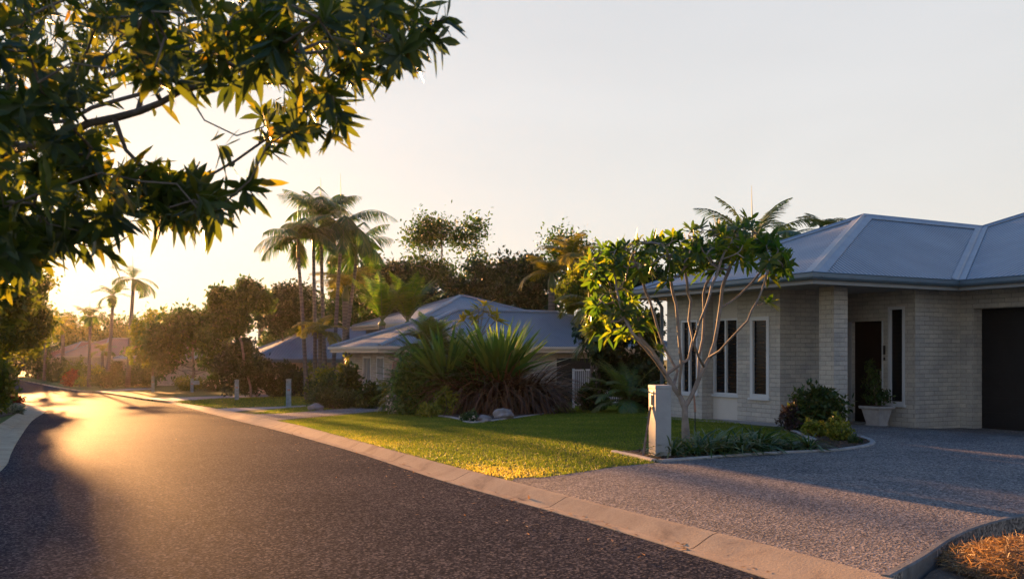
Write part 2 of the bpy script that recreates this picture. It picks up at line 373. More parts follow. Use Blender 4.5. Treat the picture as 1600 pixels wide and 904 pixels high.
# ------------------------------------------------------------------ flat sheets
def inside(P, poly):
    x, y = P[:, 0], P[:, 1]; c = np.zeros(len(P), bool); j = len(poly)-1
    for i in range(len(poly)):
        xi, yi = poly[i]; xj, yj = poly[j]
        if yi != yj:
            c ^= ((yi > y) != (yj > y)) & (x < (xj-xi)*(y-yi)/(yj-yi)+xi)
        j = i
    return c
def dens(poly, st, closed=True):
    out = []
    n_ = len(poly)
    for i in range(n_ if closed else n_-1):
        a = np.array(poly[i], float); b_ = np.array(poly[(i+1) % n_], float); k = max(1, int(np.linalg.norm(b_-a)/st))
        k = min(k, 60)
        for j in range(k): out.append(tuple(a+(b_-a)*j/k))
    if not closed: out.append(tuple(poly[-1]))
    return out
def smooth_line(pts, n_=6):
    """Catmull-Rom through points"""
    P = [np.array(p, float) for p in pts]; P = [2*P[0]-P[1]]+P+[2*P[-1]-P[-2]]; out = []
    for i in range(1, len(P)-2):
        for j in range(n_):
            t = j/n_
            out.append(tuple(.5*((2*P[i])+(-P[i-1]+P[i+1])*t+(2*P[i-1]-5*P[i]+4*P[i+1]-P[i+2])*t*t+(-P[i-1]+3*P[i]-3*P[i+1]+P[i+2])*t**3)))
    out.append(tuple(P[-2])); return out
def sheet(name, poly, off, mat, step=1.0, far=60, skirt=.12, rough=0, kind='structure'):
    """closed polygon draped over the terrain, with a short skirt at its edge"""
    poly = dens(poly, step)
    A = np.array(poly); x0, y0 = A.min(0); x1, y1 = A.max(0)
    pts = []
    for st, lim in ((step, far), (7.0, 1e9)):
        if lim == far: xa, xb, ya, yb = max(x0, -far), min(x1, far), max(y0, -10), min(y1, far)
        else: xa, xb, ya, yb = x0, x1, y0, y1
        gx = np.arange(xa+st*.37, xb, st); gy = np.arange(ya+st*.41, yb, st)
        if len(gx) == 0 or len(gy) == 0: continue
        g = np.stack(np.meshgrid(gx, gy), -1).reshape(-1, 2)
        if lim != far: g = g[(abs(g[:, 0]) > far) | (g[:, 1] > far) | (g[:, 1] < -10)]
        pts.append(g[inside(g, poly)])
        if x1 <= far and x0 >= -far and y1 <= far: break
    g = np.concatenate(pts) if pts else np.zeros((0, 2))
    nb = len(poly)
    allp = [Vector(p) for p in poly]+[Vector((float(p[0]), float(p[1]))) for p in g]
    vo, ed, fa, *_ = geometry.delaunay_2d_cdt(allp, [(i, (i+1) % nb) for i in range(nb)], [], 1, 1e-4)
    V2 = np.array([(v.x, v.y) for v in vo]); z = H(V2[:, 0], V2[:, 1])+off
    if rough: z = z+RNG.normal(size=len(z))*rough
    V = np.column_stack([V2, z]).tolist(); Fc = []
    for f in fa:
        a, b_, c = (V2[i] for i in f[:3])
        Fc.append(tuple(f) if np.cross(b_-a, c-a) > 0 else tuple(f)[::-1])
    if skirt:
        from collections import Counter
        cnt = Counter()
        for f in Fc:
            for i in range(len(f)): cnt[(f[i], f[(i+1) % len(f)])] += 1
        low = {}
        for (i, j) in list(cnt):
            if (j, i) not in cnt:
                for k in (i, j):
                    if k not in low: low[k] = len(V); V.append([V[k][0], V[k][1], V[k][2]-skirt])
                Fc.append((j, i, low[i], low[j]))
    me = bpy.data.meshes.new(name); me.from_pydata(V, [], Fc); me.update()
    o = link(name, me, mat)
    if kind: o['kind'] = kind
    return o
def strip(inner, outer, prof, name, mat, kind='structure', n_=220, label=None, cat_=None):
    """band between two lines; prof = [(fraction, height)]"""
    def res(pl):
        P = np.array(pl, float); d = np.r_[0, np.cumsum(np.linalg.norm(np.diff(P, axis=0), axis=1))]; return P, d
    A, da = res(inner); B, db = res(outer)
    t = np.linspace(0, 1, n_)
    a = np.column_stack([np.interp(t*da[-1], da, A[:, i]) for i in (0, 1)])
    # nearest point on outer line for each inner point keeps the section square
    Bd = np.column_stack([np.interp(np.linspace(0, db[-1], 3000), db, B[:, i]) for i in (0, 1)])
    b_ = Bd[[int(np.argmin(((Bd-p)**2).sum(1))) for p in a]]
    V = []; k = len(prof)
    for i in range(n_):
        for f, h in prof:
            p = a[i]*(1-f)+b_[i]*f; V.append((p[0], p[1], float(H(*p))+h))
    mb = MB(); Fc = []; uv = []
    for i in range(n_-1):
        for j in range(k-1):
            q = (i*k+j, i*k+j+1, (i+1)*k+j+1, (i+1)*k+j)
            Fc.append(q); d0, d1 = t[i]*da[-1], t[i+1]*da[-1]
            uv += [(d0, prof[j][0]), (d0, prof[j+1][0]), (d1, prof[j+1][0]), (d1, prof[j][0])]
    mb.add(V, Fc, uv); o = mb.build(name, M[mat])
    if kind: o['kind'] = kind
    return o

# kerb lines read off the photograph and carried on behind the camera
r_in = [(7.2, -7.5), (4.9, -.2)]+[G(u, v, 0) for u, v in [(1200, 904), (900, 810), (689, 750), (548, 704), (400, 664), (266, 630), (200, 619), (155, 614), (84, 604.5), (51, 597.5), (13, 590.5)]]
r_out = [(7.75, -7.5), (5.42, -.2)]+[G(u, v) for u, v in [(1390, 902), (1020, 808), (800, 752), (592, 697.5), (434, 657), (365, 643), (338, 638), (270, 627), (221, 621.5), (160, 612.5), (103, 605.5), (57, 597.5), (17, 589.5)]]
l_in = [(1.2, -7.5), (-3.2, 2.5)]+[G(u, v, 0) for u, v in [(-200, 890), (0, 736), (21, 700), (50, 657), (72, 639.5), (46, 629.5), (12, 617), (-60, 607), (-160, 599)]]
l_out = [(.4, -7.5), (-4.0, 2.5)]+[G(u, v) for u, v in [(-200, 786), (-60, 699), (0, 662), (13, 654), (40, 634.5), (32, 627), (8, 615.5), (-66, 606), (-166, 598)]]
r_in = smooth_line(r_in); r_out = smooth_line(r_out)
l_in = smooth_line(l_in, 5); l_out = smooth_line(l_out, 5)
base_poly = [(-300, -60), (300, -60), (300, 420), (-300, 420)]
sheet('ground', base_poly, -.09, 'lawn', 3.0, far=75, skirt=0)
road_poly = list(r_in)+[(-95, 133), (-110, 128)]+list(l_in)[::-1]
sheet('road', [(p[0]*1.0, p[1]) for p in road_poly], 0.0, 'asphalt', 1.0, far=45, skirt=.05)
strip(r_in, r_out, [(-.02, -.02), (0, .006), (.30, .012), (.42, .03), (.85, .10), (1, .106), (1.001, .02)], 'kerb', 'kerb')
strip(l_in, l_out, [(-.02, -.02), (0, .006), (.45, .016), (.55, .03), (.85, .10), (1, .106), (1.001, .02)], 'kerb', 'kerb')
# main drive
dr_left = [G(u, v) for u, v in [(800, 751), (806, 746.5), (847, 745.6), (894, 739.5), (925, 734.6), (966, 728.5), (1020, 723.6), (1035, 721.5), (1100, 716.5), (1160, 712), (1216, 708.5), (1293, 705), (1330, 701), (1350, 697), (1361, 692.5), (1356, 688.5), (1345, 685)]]
dr_edge = smooth_line([(11, 9.6), G(1800, 790), G(1700, 796), G(1600, 807), G(1537, 822), G(1490, 842), G(1445, 872), G(1392, 902)], 5)
kerb_mid = [p for p in r_out if G(1390, 902)[1]-.01 < p[1] < G(800, 752)[1]+.01]
lawn_bound = dr_left+[G(1300, 671), G(1240, 668), L2(.3, .3), L2(20, .3)]
drive_poly = kerb_mid+dr_left+[G(1300, 671), G(1240, 668), L2(.3, .4), L2(20, .4), L2(20, -14), (20, 10)]+dr_edge
sheet('driveway', drive_poly, .104, 'aggregate', .5, skirt=.15)
kerb_far = [p for p in r_out if p[1] > G(800, 752)[1]+.01]
lawn_poly = dr_left+[G(1300, 671), G(1240, 668), L2(.3, .3), L2(20, .3), (150, 40), (250, 60), (250, 380), (-120, 380)]+kerb_far[::-1]
sheet('lawn', lawn_poly, .10, 'lawn', 1.0, far=70, skirt=.12)
l_lawn = list(l_out)[::-1]+[(-3, -8), (-60, -8), (-250, 10), (-250, 380), (-130, 380), (-120, 140)]
sheet('verge', [p for p in l_lawn], .10, 'lawn', 1.0, far=60, skirt=.12)
# neighbours' drives and paths
sheet('driveway', [G(*p) for p in [(432, 656.3), (395, 649), (368, 643.6), (392, 646.6), (440, 645.6), (488, 642), (560, 637), (640, 632), (640, 640), (600, 641), (525, 648)]], .108, 'aggregate', 1.0, skirt=.02)
sheet('path', [G(*p) for p in [(366, 643), (340, 638.2), (446, 634.8), (478, 633), (478, 635.2), (446, 637.2), (385, 641)]], .112, 'path', 1.0, skirt=.02)
sheet('driveway', [G(*p) for p in [(272, 627), (224, 621.8), (280, 620.4), (355, 618), (430, 616.4), (430, 619.6), (342, 622), (290, 625.5)]], .108, 'path', 1.5, skirt=.02)
sheet('path', [G(*p) for p in [(160, 612.3), (148, 610.8), (200, 606.5), (240, 606), (240, 608), (200, 609.5)]], .108, 'path', 1.5, skirt=.02)
sheet('path', [L2(-.62, -.55), L2(.1, -.55), L2(.1, 2.3), L2(-.2, 3.7), L2(-.95, 3.7), L2(-.85, 2.0)], .108, 'path', .5, skirt=.02)
# soil at the bottom right, lower than the drive
sheet('soil', [(p[0]+.03, p[1]-.03) for p in dr_edge]+[(5.9, -1.5), (7.9, -7.5), (40, -8), (40, 9)], .0, 'soil', .35, far=14, skirt=0, rough=.012)

def edging(name, line, w, h, off, mat, label, cat_='edging', drop=.14):
    """raised concrete edge following a ground line (line = left side, body to the right)"""
    P = np.array(smooth_line(line, 5)) if len(line) > 2 else np.array(dens(line, .4, False))
    T = np.gradient(P, axis=0); T /= np.linalg.norm(T, axis=1)[:, None]; Nn = np.column_stack([T[:, 1], -T[:, 0]])
    V = []; prof = [(0, -drop), (0, h-.012), (.012, h), (w-.012, h), (w, h-.012), (w, -drop)]
    for p, n_ in zip(P, Nn):
        z = float(H(*p))+off
        for a, b_ in prof: V.append((p[0]+n_[0]*a, p[1]+n_[1]*a, z+b_))
    k = len(prof); Fc = [(i*k+j, i*k+j+1, (i+1)*k+j+1, (i+1)*k+j) for i in range(len(P)-1) for j in range(k-1)]
    Fc += [tuple(range(k)), tuple((len(P)-1)*k+j for j in range(k))[::-1]]
    mb = MB(); mb.add(V, Fc); o = mb.build(name, M[mat]); return tag(o, label, cat_)
edging('garden_edging', dr_edge, .07, .012, .104, 'darkedge', 'curved concrete edging along the driveway beside the bare soil')
# border bed under the frangipani and by the porch
bed_front = [G(u, v) for u, v in [(1024, 721), (1035, 720), (1100, 715.2), (1160, 711), (1216, 707.5), (1293, 704), (1330, 700), (1350, 696.5), (1359, 692), (1354, 687.5), (1340, 683)]]
bed_poly = [G(965, 706.5)]+bed_front+[G(1300, 673), G(1228, 671.5), G(1268, 687.5), G(1216, 694), G(1120, 699), G(1040, 702)]
sheet('garden_bed', bed_poly, .118, 'mulch', .25, skirt=.03, rough=.008, kind='structure')
edging('garden_edging', [G(963, 706.6), G(1000, 714.3), G(1027, 720.8)], .09, .035, .104, 'paver', 'straight paver edging at the left tip of the border beside the letterbox')
edging('garden_edging', [G(1027, 720.8)]+bed_front[1:], .09, .03, .104, 'paver', 'long curved paver edging between driveway and strappy border')
edging('garden_edging', [G(1268, 688), G(1250, 680), G(1225, 670.5)], .10, .03, .104, 'paver', 'short paver edging on the lawn side of the bed by the porch')
edging('garden_edging', [G(1216, 696), G(1240, 693.5), G(1268, 688)], .08, .03, .104, 'paver', 'low paver edging between lawn tip and strappy border')
bigbed = [G(u, v) for u, v in [(640, 645), (700, 650.5), (722, 655), (735, 659), (765, 657), (810, 651.5), (850, 645.5), (866, 638), (850, 630), (760, 622), (660, 626), (606, 636)]]
sheet('garden_bed', bigbed, .13, 'mulch', .4, skirt=.04, rough=.01)
edging('garden_edging', [G(u, v) for u, v in [(866, 639), (850, 645.8), (810, 651.8), (765, 657.5), (735, 660), (722, 655.5), (700, 651), (660, 647)]][::-1], .09, .03, .104, 'paver', 'curved edging at the front of the bed with the big strappy clumps')
lb = [G(u, v) for u, v in [(38, 633), (26, 645), (0, 652), (-80, 650), (-90, 618), (8, 617)]]
sheet('garden_bed', lb, .13, 'mulch', .5, skirt=.04)

# ------------------------------------------------------------------ near house
HZ0 = float(H(*C0))+.1
hz = lambda s, t: float(H(*L2(s, t)))+.1
house = thing('house', 'near house of cream blockwork with blue grey corrugated hip roof, porch and dark garage door', 'house', (C0[0], C0[1], HZ0))
def wall(mb, p0, p1, z0, z1, ops=(), depth=.10, flip=False, u0=0.0):
    """wall from local (s,t) p0 to p1, outer side on the right-hand side of p0->p1 (flip for left)"""
    A = np.array(L2(*p0)); B_ = np.array(L2(*p1)); Ln = np.linalg.norm(B_-A); d = (B_-A)/Ln; nn = np.array([d[1], -d[0]])*(-1 if flip else 1)
    xs = sorted({0, Ln, *[o[0] for o in ops], *[o[1] for o in ops]}); zs = sorted({z0, z1, *[o[2] for o in ops], *[o[3] for o in ops]})
    P = lambda x, z, i=0: (A[0]+d[0]*x-nn[0]*i, A[1]+d[1]*x-nn[1]*i, z)
    for i in range(len(xs)-1):
        for j in range(len(zs)-1):
            xm = (xs[i]+xs[i+1])/2; zm = (zs[j]+zs[j+1])/2
            if any(o[0] < xm < o[1] and o[2] < zm < o[3] for o in ops): continue
            q = [(xs[i], zs[j]), (xs[i+1], zs[j]), (xs[i+1], zs[j+1]), (xs[i], zs[j+1])]
            mb.add([P(*a) for a in q], [(0, 1, 2, 3)], [(a[0]+u0, a[1]) for a in q])
    for (xa, xb, za, zb) in ops:
        for (a, b_) in (((xa, za), (xa, zb)), ((xa, zb), (xb, zb)), ((xb, zb), (xb, za)), ((xb, za), (xa, za))):
            dd = depth
            uvs = [(a[0]+u0, a[1]), (b_[0]+u0, b_[1]), (b_[0]+u0+dd, b_[1]), (a[0]+u0+dd, a[1])] if a[0] == b_[0] else [(a[0], a[1]), (b_[0], b_[1]), (b_[0], b_[1]+dd), (a[0], a[1]+dd)]
            mb.add([P(*a), P(*b_), P(*b_, dd), P(*a, dd)], [(0, 1, 2, 3)], uvs)
    return A, d, nn, P
def bar(mb, P, xa, xb, za, zb, i0, i1):
    """box in a wall's own frame; P(x, z, inward)"""
    c = [P(x, z, i) for i in (i0, i1) for z in (za, zb) for x in (xa, xb)]
    mb.add(c, [(0, 1, 3, 2), (4, 6, 7, 5), (0, 4, 5, 1), (2, 3, 7, 6), (0, 2, 6, 4), (1, 5, 7, 3)])
def window(P, op, parent, mull=(), fw=.055, depth=.10, sill=True, label=None, proud=0.012):
    xa, xb, za, zb = op; f = MB()
    bar(f, P, xa+.002, xa+fw, za+.002, zb-.002, -proud, depth); bar(f, P, xb-fw, xb-.002, za+.002, zb-.002, -proud, depth)
    bar(f, P, xa+fw, xb-fw, zb-fw, zb-.002, -proud, depth); bar(f, P, xa+fw, xb-fw, za+.002, za+fw, -proud, depth)
    w = f.build('window', M['frame'], parent)
    if label: w['label'] = label
    for mx in mull:
        g_ = MB(); bar(g_, P, mx-.025, mx+.025, za+fw, zb-fw, -proud+.004, depth-.01); g_.build('mullion', M['frame'], w)
    cuts = [xa+fw]+list(mull)+[xb-fw]
    for i in range(len(cuts)-1):
        a = cuts[i]+(.025 if i else 0); b_ = cuts[i+1]-(.025 if i < len(cuts)-2 else 0)
        p = MB(); bar(p, P, a, b_, za+fw, zb-fw, depth-.05, depth-.03); p.build('pane', M['glass'], w)
    if sill:
        s_ = MB(); bar(s_, P, xa-.03, xb+.03, za-.045, za, -.05, .02); s_.build('sill', M['frame'], w)
    return w
ZB, ZT, ZE = -.4, 2.95, 2.94
WZ0, WZ1 = .60, 2.38
wm = MB()
# street facade: walls run so that the outer side is on the right of p0->p1
_, _, _, PF1 = wall(wm, (0, 1.32), (0, 0), ZB, ZT, [(1.32-.91, 1.32-.32, WZ0, WZ1)])
wall(wm, (0, 0), (1.9, 0), ZB, ZT)
wall(wm, (1.9, 0), (1.9, 1.0), ZB, ZT, flip=False)
wall(wm, (1.9, 1.0), (2.618, 1.0), ZB, ZT)
_, _, _, PW2 = wall(wm, (2.618, 1.0), (2.618, -1.3), ZB, ZT, [(.60, 1.435, ZB, 2.30), (1.60, 2.04, .46, 2.60)], depth=.12)
wall(wm, (2.618, -1.3), (4.09, -1.3), ZB, ZT)
_, _, _, PG = wall(wm, (4.09, -1.3), (4.09, -9.3), ZB, ZT, [(.323, 5.4, ZB, 2.55)], depth=.31)
wall(wm, (4.09, -9.3), (15.9, -9.3), ZB, ZT); wall(wm, (15.9, -9.3), (15.9, 3.5), ZB, ZT); wall(wm, (15.9, 3.5), (-.29, 3.5), ZB, ZT)
_, _, _, PF3 = wall(wm, (-.29, 3.5), (-.29, 2.195), ZB, ZT, [(.555, 1.15, WZ0+.02, WZ1-.02)])
wall(wm, (-.29, 2.195), (.045, 2.195), ZB, ZT)
wm.build('wall', M['brick'], house)
pm = MB(); _, _, _, PF2 = wall(pm, (.045, 2.195), (.045, 1.32), ZB, ZT, [(.012, .863, WZ0+.02, WZ1)], depth=.09)
wall(pm, (.045, 1.32), (0, 1.32), ZB, ZT)
o = pm.build('wall', M['render'], house); o['label'] = 'smooth painted panel around the wide window'
window(PF1, (1.32-.91, 1.32-.32, WZ0, WZ1), house, fw=.085, label='narrow window nearest the porch')
window(PF2, (.012, .863, WZ0+.02, WZ1), house, mull=(.43,), sill=True, label='wide two pane window above the smooth panel', fw=.05)
window(PF3, (.555, 1.15, WZ0+.02, WZ1-.02), house, mull=(.85,), fw=.05, label='two pane window at the far end of the facade')
window(PW2, (1.60, 2.04, .46, 2.60), house, fw=.065, label='tall narrow window between the front door and the porch corner')
mb = MB(); bar(mb, PW2, .60, 1.435, -.1, 2.30, .10, .15)
for z in (.25, .95, 1.65): bar(mb, PW2, .72, 1.31, z, z+.5, .092, .10)
d_ = mb.build('door', M['door'], house)
mb = MB(); bar(mb, PW2, 1.33, 1.37, .95, 1.2, .05, .10); mb.build('handle', M['metal'], d_)
mb = MB(); bar(mb, PW2, .50, .5999, -.1, 2.3, -.01, .10); bar(mb, PW2, 1.4351, 1.47, -.1, 2.3, -.01, .10); mb.build('frame', M['frame'], d_)
mb = MB(); bar(mb, PW2, 1.492, 1.532, 1.55, 1.75, -.03, -.001); bar(mb, PW2, 1.498, 1.526, 1.42, 1.49, -.03, -.001); o = mb.build('doorbell', M['black'], house)
mb = MB(); bar(mb, PW2, .45, 1.5, -.25, float(hz(2.6, -.1))+.05, -.30, .12); mb.build('doorstep', M['path'], house)
mb = MB()
for k in range(9):
    z0 = -.35+k*.325; bar(mb, PG, .323, 5.4, z0, z0+.318, .29, .33); bar(mb, PG, .323, 5.4, z0+.318, z0+.325, .30, .33)
mb.build('garage_door', M['garage'], house)
# porch column
mb = MB()
q = [(.21, -1.28), (.60, -1.28), (.60, -.89), (.21, -.89)]
for i in range(4): wall(mb, q[i], q[(i+1) % 4], ZB, ZT, u0=i*.39)
mb.build('porch_column', M['brick'], house)
# roof
E_, L_, P_, R_, V_ = (-.957, -1.836), (-.957, 4.13), (3.87, 1.147), (8.37, 1.147), (3.287, -1.836)
ZG, ZP = 3.10, 4.92
sl1 = (ZP-ZG)/(3.87+.957)
T1, T2 = (10.0, .20), (10.0, -6.0); ZR = ZG+.358*(10-3.287)
K_, Q1, Q2 = (16.7, 4.13), (3.287, -9.9), (16.7, -9.9)
def zface(s, t): return 0
def face(mb, pts, e0, e1):
    """pts [(s,t,z)], uv.x = distance along the eave e0->e1"""
    P = np.array([L3(*p) for p in pts]); a = np.array(L3(*e0, 0)); b_ = np.array(L3(*e1, 0)); d = (b_-a)/np.linalg.norm(b_-a)
    mb.add(P, [tuple(range(len(P)))], [(float((p-a)@d), float(p[2])) for p in P])
rf = MB()
face(rf, [(*L_, ZG), (*E_, ZG), (*P_, ZP)], L_, E_)
face(rf, [(*E_, ZG), (*V_, ZG), (*R_, ZP), (*P_, ZP)], E_, V_)
face(rf, [(*V_, ZG), (*Q1, ZG), (*T2, ZR), (*T1, ZR), (*R_, ZP)], Q1, V_)
face(rf, [(*K_, ZG), (*L_, ZG), (*P_, ZP), (*R_, ZP), (*T1, ZR)], K_, L_)
face(rf, [(*Q1, ZG), (*Q2, ZG), (*T2, ZR)], Q1, Q2)
face(rf, [(*Q2, ZG), (*K_, ZG), (*T1, ZR), (*T2, ZR)], Q2, K_)
roof = rf.build('roof', M['roof'], house)
def cap(p, q, w, up, name='ridge_cap', parent=roof, mat='flash', s1=None, s2=None):
    """folded flashing along p->q; s1, s2 are points lying on the two adjoining slopes"""
    p, q = np.array(L3(*p)), np.array(L3(*q)); d = nrm(q-p); V = []
    sd = []
    for s in (s1, s2):
        v = np.array(L3(*s))-p; v -= d*np.dot(v, d); sd.append(nrm(v))
    n_ = nrm(np.cross(sd[0], d)); n_ = n_ if n_[2] > 0 else -n_; n2 = nrm(np.cross(sd[1], d)); n2 = n2 if n2[2] > 0 else -n2
    for x in (p, q): V += [x+sd[0]*w+n_*.006, x+sd[0]*w+n_*.022, x+sd[0]*.05+n_*.03, x+np.array([0, 0, up]), x+sd[1]*.05+n2*.03, x+sd[1]*w+n2*.022, x+sd[1]*w+n2*.006]
    mb = MB(); mb.add(V, [(i, i+1, i+8, i+7) for i in range(6)]); return mb.build(name, M[mat], parent)
cap((*E_, ZG), (*P_, ZP), .20, .065, s1=(*L_, ZG), s2=(*V_, ZG))
cap((*P_, ZP), (*R_, ZP), .20, .06, s1=(*V_, ZG), s2=(5, 4.13, ZG))
cap((*L_, ZG), (*P_, ZP), .20, .06, s1=(*E_, ZG), s2=(5, 4.13, ZG))
cap((*R_, ZP), (*T1, ZR), .20, .06, s1=(*Q1, ZG), s2=(*K_, ZG))
cap((*T1, ZR), (*T2, ZR), .20, .06, s1=(*Q1, ZG), s2=(*Q2, ZG))
cap((*T2, ZR), (*Q1, ZG), .20, .06, s1=(*V_, ZG), s2=(*Q2, ZG))
cap((*V_, ZG), (*R_, ZP), .15, .018, name='valley_flashing', s1=(*E_, ZG) if 0 else (*P_, ZP), s2=(*T2, ZR))
# gutters, fascias, soffit
def run(mb, p, q, prof, m0=0, m1=0):
    """extrude (out, z) profile along eave p->q with mitre offsets"""
    P, Q = np.array(L2(*p)), np.array(L2(*q)); d = (Q-P)/np.linalg.norm(Q-P); o_ = np.array([d[1], -d[0]])
    V = []
    for X, m_ in ((P, -m0), (Q, m1)):
        for a, z in prof: c = X+o_*a+d*(a*m_); V.append((c[0], c[1], z))
    k = len(prof); mb.add(V, [(i, (i+1) % k, k+(i+1) % k, k+i) for i in range(k)]+[tuple(range(k))[::-1], tuple(range(k, 2*k))])
gp = [(0, 3.0), (.02, 2.985), (.10, 2.99), (.125, 3.03), (.125, 3.105), (.14, 3.12), (.125, 3.13), (.11, 3.12), (.0, 3.09)]
fp = [(-.03, 2.90), (.015, 2.90), (.015, 3.08), (-.03, 3.08)]
fp2 = [(.016, 2.905), (.032, 2.905), (.032, 2.95), (.016, 2.95)]
gm, fm = MB(), MB()
for (p, q, m0, m1) in ((L_, E_, 1, 1), (E_, V_, 1, -1), (V_, Q1, -1, 1), (Q1, Q2, 1, 1), (Q2, K_, 1, 1), (K_, L_, 1, 1)):
    run(gm, p, q, gp, m0, m1); run(fm, p, q, fp, m0, m1); run(fm, p, q, fp2, m0, m1)
gm.build('gutter', M['gutter'], house); fm.build('fascia', M['fascia'], house)
sm = MB(); e = .03
poly = [(E_[0]+e, E_[1]+e), (V_[0]+e, E_[1]+e), (V_[0]+e, Q1[1]+e), (Q2[0]-e, Q1[1]+e), (Q2[0]-e, K_[1]-e), (L_[0]+e, L_[1]-e)]
sm.add([L3(*p, 2.935) for p in poly], [(0, 5, 4, 3, 2, 1)]); sm.build('soffit', M['soffit'], house)
mb = MB(); x, y = L2(-.36, 3.62); mb.tube([(x, y, -.3), (x, y, 2.7), (x-.15, y-.1, 2.9), (x-.3, y-.15, 3.0)], [.045]*4, 10); mb.build('downpipe', M['gutter'], house, True)

# ------------------------------------------------------------------ farther houses
def hip_house(label, corner, la, lb, zb, ze, zr, ra, rb, mats, wins=(), ang=0, gar=None, inset=.6, name='house', cat_='house'):
    """rectangular hip roof; corner = eave corner nearest the camera, la along the street, lb away from it.
    ra: inset of ridge from the ends along b, ridge runs along b at la/2"""
    c, s_ = math.cos(ang), math.sin(ang); a = np.array([AX[0]*c-AX[1]*s_, AX[0]*s_+AX[1]*c]); b_ = np.array([BX[0]*c-BX[1]*s_, BX[0]*s_+BX[1]*c])
    O = np.array(corner, float)
    W = lambda s, t, z: (O[0]+b_[0]*s+a[0]*t, O[1]+b_[1]*s+a[1]*t, z)
    h = thing(name, label, cat_, W(inset, inset, zb))
    mb = MB()
    def fc(pts, e0, e1):
        P = np.array([W(*p) for p in pts]); A = np.array(W(*e0, 0)); d = np.array(W(*e1, 0))-A; d /= np.linalg.norm(d)
        mb.add(P, [tuple(range(len(P)))], [(float((p-A)@d), float(p[2])) for p in P])
    m_ = la/2; c0, c1, c2, c3 = (0, 0), (lb, 0), (lb, la), (0, la); r0, r1 = (ra, m_), (max(ra, lb-rb), m_)
    fc([(*c3, ze), (*c0, ze), (*r0, zr)], c3, c0); fc([(*c0, ze), (*c1, ze), (*r1, zr), (*r0, zr)], c0, c1)
    fc([(*c1, ze), (*c2, ze), (*r1, zr)], c1, c2); fc([(*c2, ze), (*c3, ze), (*r0, zr), (*r1, zr)], c2, c3)
    fc([(*c0, ze-.005), (*c3, ze-.005), (*c2, ze-.005), (*c1, ze-.005)], c0, c1)
    rf_ = mb.build('roof', M[mats[0]], h)
    for p, q, r in ((c0, r0, .05), (c3, r0, .05), (r0, r1, .05), (c1, r1, .05)):
        zp = ze if p in (c0, c1, c3) else zr
        cb = MB(); cb.tube([W(*p, zp+.01), W(*q, zr+.01)], [.09, .09], 6); cb.build('ridge_cap', M['flash'], rf_)
    g_ = MB()
    for p, q in ((c0, c1), (c1, c2), (c2, c3), (c3, c0)):
        P, Q = np.array(W(*p, ze-.12)), np.array(W(*q, ze-.12)); d = nrm(Q-P); mid = (P+Q)/2; ln = np.linalg.norm(Q-P)/2
        g_.box(mid, (ln+.05, .02, .115), d[:2])
        o_ = np.array([d[1], -d[0], 0]); g_.box(mid+o_*.07+np.array([0, 0, .07]), (ln+.1, .05, .05), d[:2])
    g_.build('fascia', M[mats[2]], h)
    wmb = MB(); i = inset; ops_f = [(la-i*2-x1, la-i*2-x0, z0, z1) for (x0, x1, z0, z1) in wins]
    def wl(p, q, ops=(), dep=.15):
        A = np.array(W(*p, 0)); B_ = np.array(W(*q, 0)); Ln = np.linalg.norm(B_-A); d = (B_-A)/Ln; nn = np.array([d[1], -d[0], 0])
        Pf = lambda x, z, k=0: tuple((A+d*x-nn*k)[:2])+(z,)
        z0, z1 = zb-.5, ze-.02
        xs = sorted({0, Ln, *[o[0] for o in ops], *[o[1] for o in ops]}); zs = sorted({z0, z1, *[o[2] for o in ops], *[o[3] for o in ops]})
        for ii in range(len(xs)-1):
            for j in range(len(zs)-1):
                xm = (xs[ii]+xs[ii+1])/2; zm = (zs[j]+zs[j+1])/2
                if any(o[0] < xm < o[1] and o[2] < zm < o[3] for o in ops): continue
                qd = [(xs[ii], zs[j]), (xs[ii+1], zs[j]), (xs[ii+1], zs[j+1]), (xs[ii], zs[j+1])]
                wmb.add([Pf(*v_) for v_ in qd], [(0, 1, 2, 3)], qd)
        for (xa, xb, za, zb_) in ops:
            for (v0, v1) in (((xa, za), (xa, zb_)), ((xa, zb_), (xb, zb_)), ((xb, zb_), (xb, za)), ((xb, za), (xa, za))):
                wmb.add([Pf(*v0), Pf(*v1), Pf(*v1, dep), Pf(*v0, dep)], [(0, 1, 2, 3)], [v0, v1, v1, v0])
        return Pf
    p0, p1, p2, p3 = (i, i), (lb-i, i), (lb-i, la-i), (i, la-i)
    Pf = wl(p3, p0, ops_f)
    Pg = wl(p0, p1, [gar] if gar else ())
    wl(p1, p2); wl(p2, p3)
    wmb.build('wall', M[mats[1]], h)
    for o in ops_f: window(Pf, o, h, mull=((o[0]+o[1])/2,), fw=.07, depth=.15)
    if gar:
        gb = MB(); bar(gb, Pg, gar[0], gar[1], gar[2], gar[3], .10, .15); gb.build('garage_door', M['garage'], h)
    return h
E2 = at(593, 541, 33)
zb2 = float(H(E2[0], E2[1]))+.05
hip_house('second house with blue grey roof and pale block piers behind the big strappy clumps', (E2[0], E2[1]), 5.7, 13.5, zb2, 1.82, 3.30, 4.33, 4.5, ('roof2', 'brick2', 'fascia2'),
          wins=[(.55, 1.35, zb2+.25, 1.45), (2.0, 2.9, zb2+.25, 1.45)], gar=(7.1, 10.6, zb2-.4, 1.35))
E2b = at(655, 489, 44.5)
hip_house('house with taller blue grey roof rising behind the second house', (E2b[0]-.3, 44.5), 9, 9.5, -.8, 3.05, 4.65, 4.6, 4.6, ('roof2', 'brick2', 'fascia2'))
E3 = at(428, 560, 56)
hip_house('third house with small blue grey hip roof behind dark shrubs left of the slender palms', (E3[0]-1, 55), 8, 14, -1.1, 1.2, 3.15, 4.4, 4.4, ('roof2', 'brick2', 'gutter'), ang=R(-4))
E4 = at(232, 556, 84)
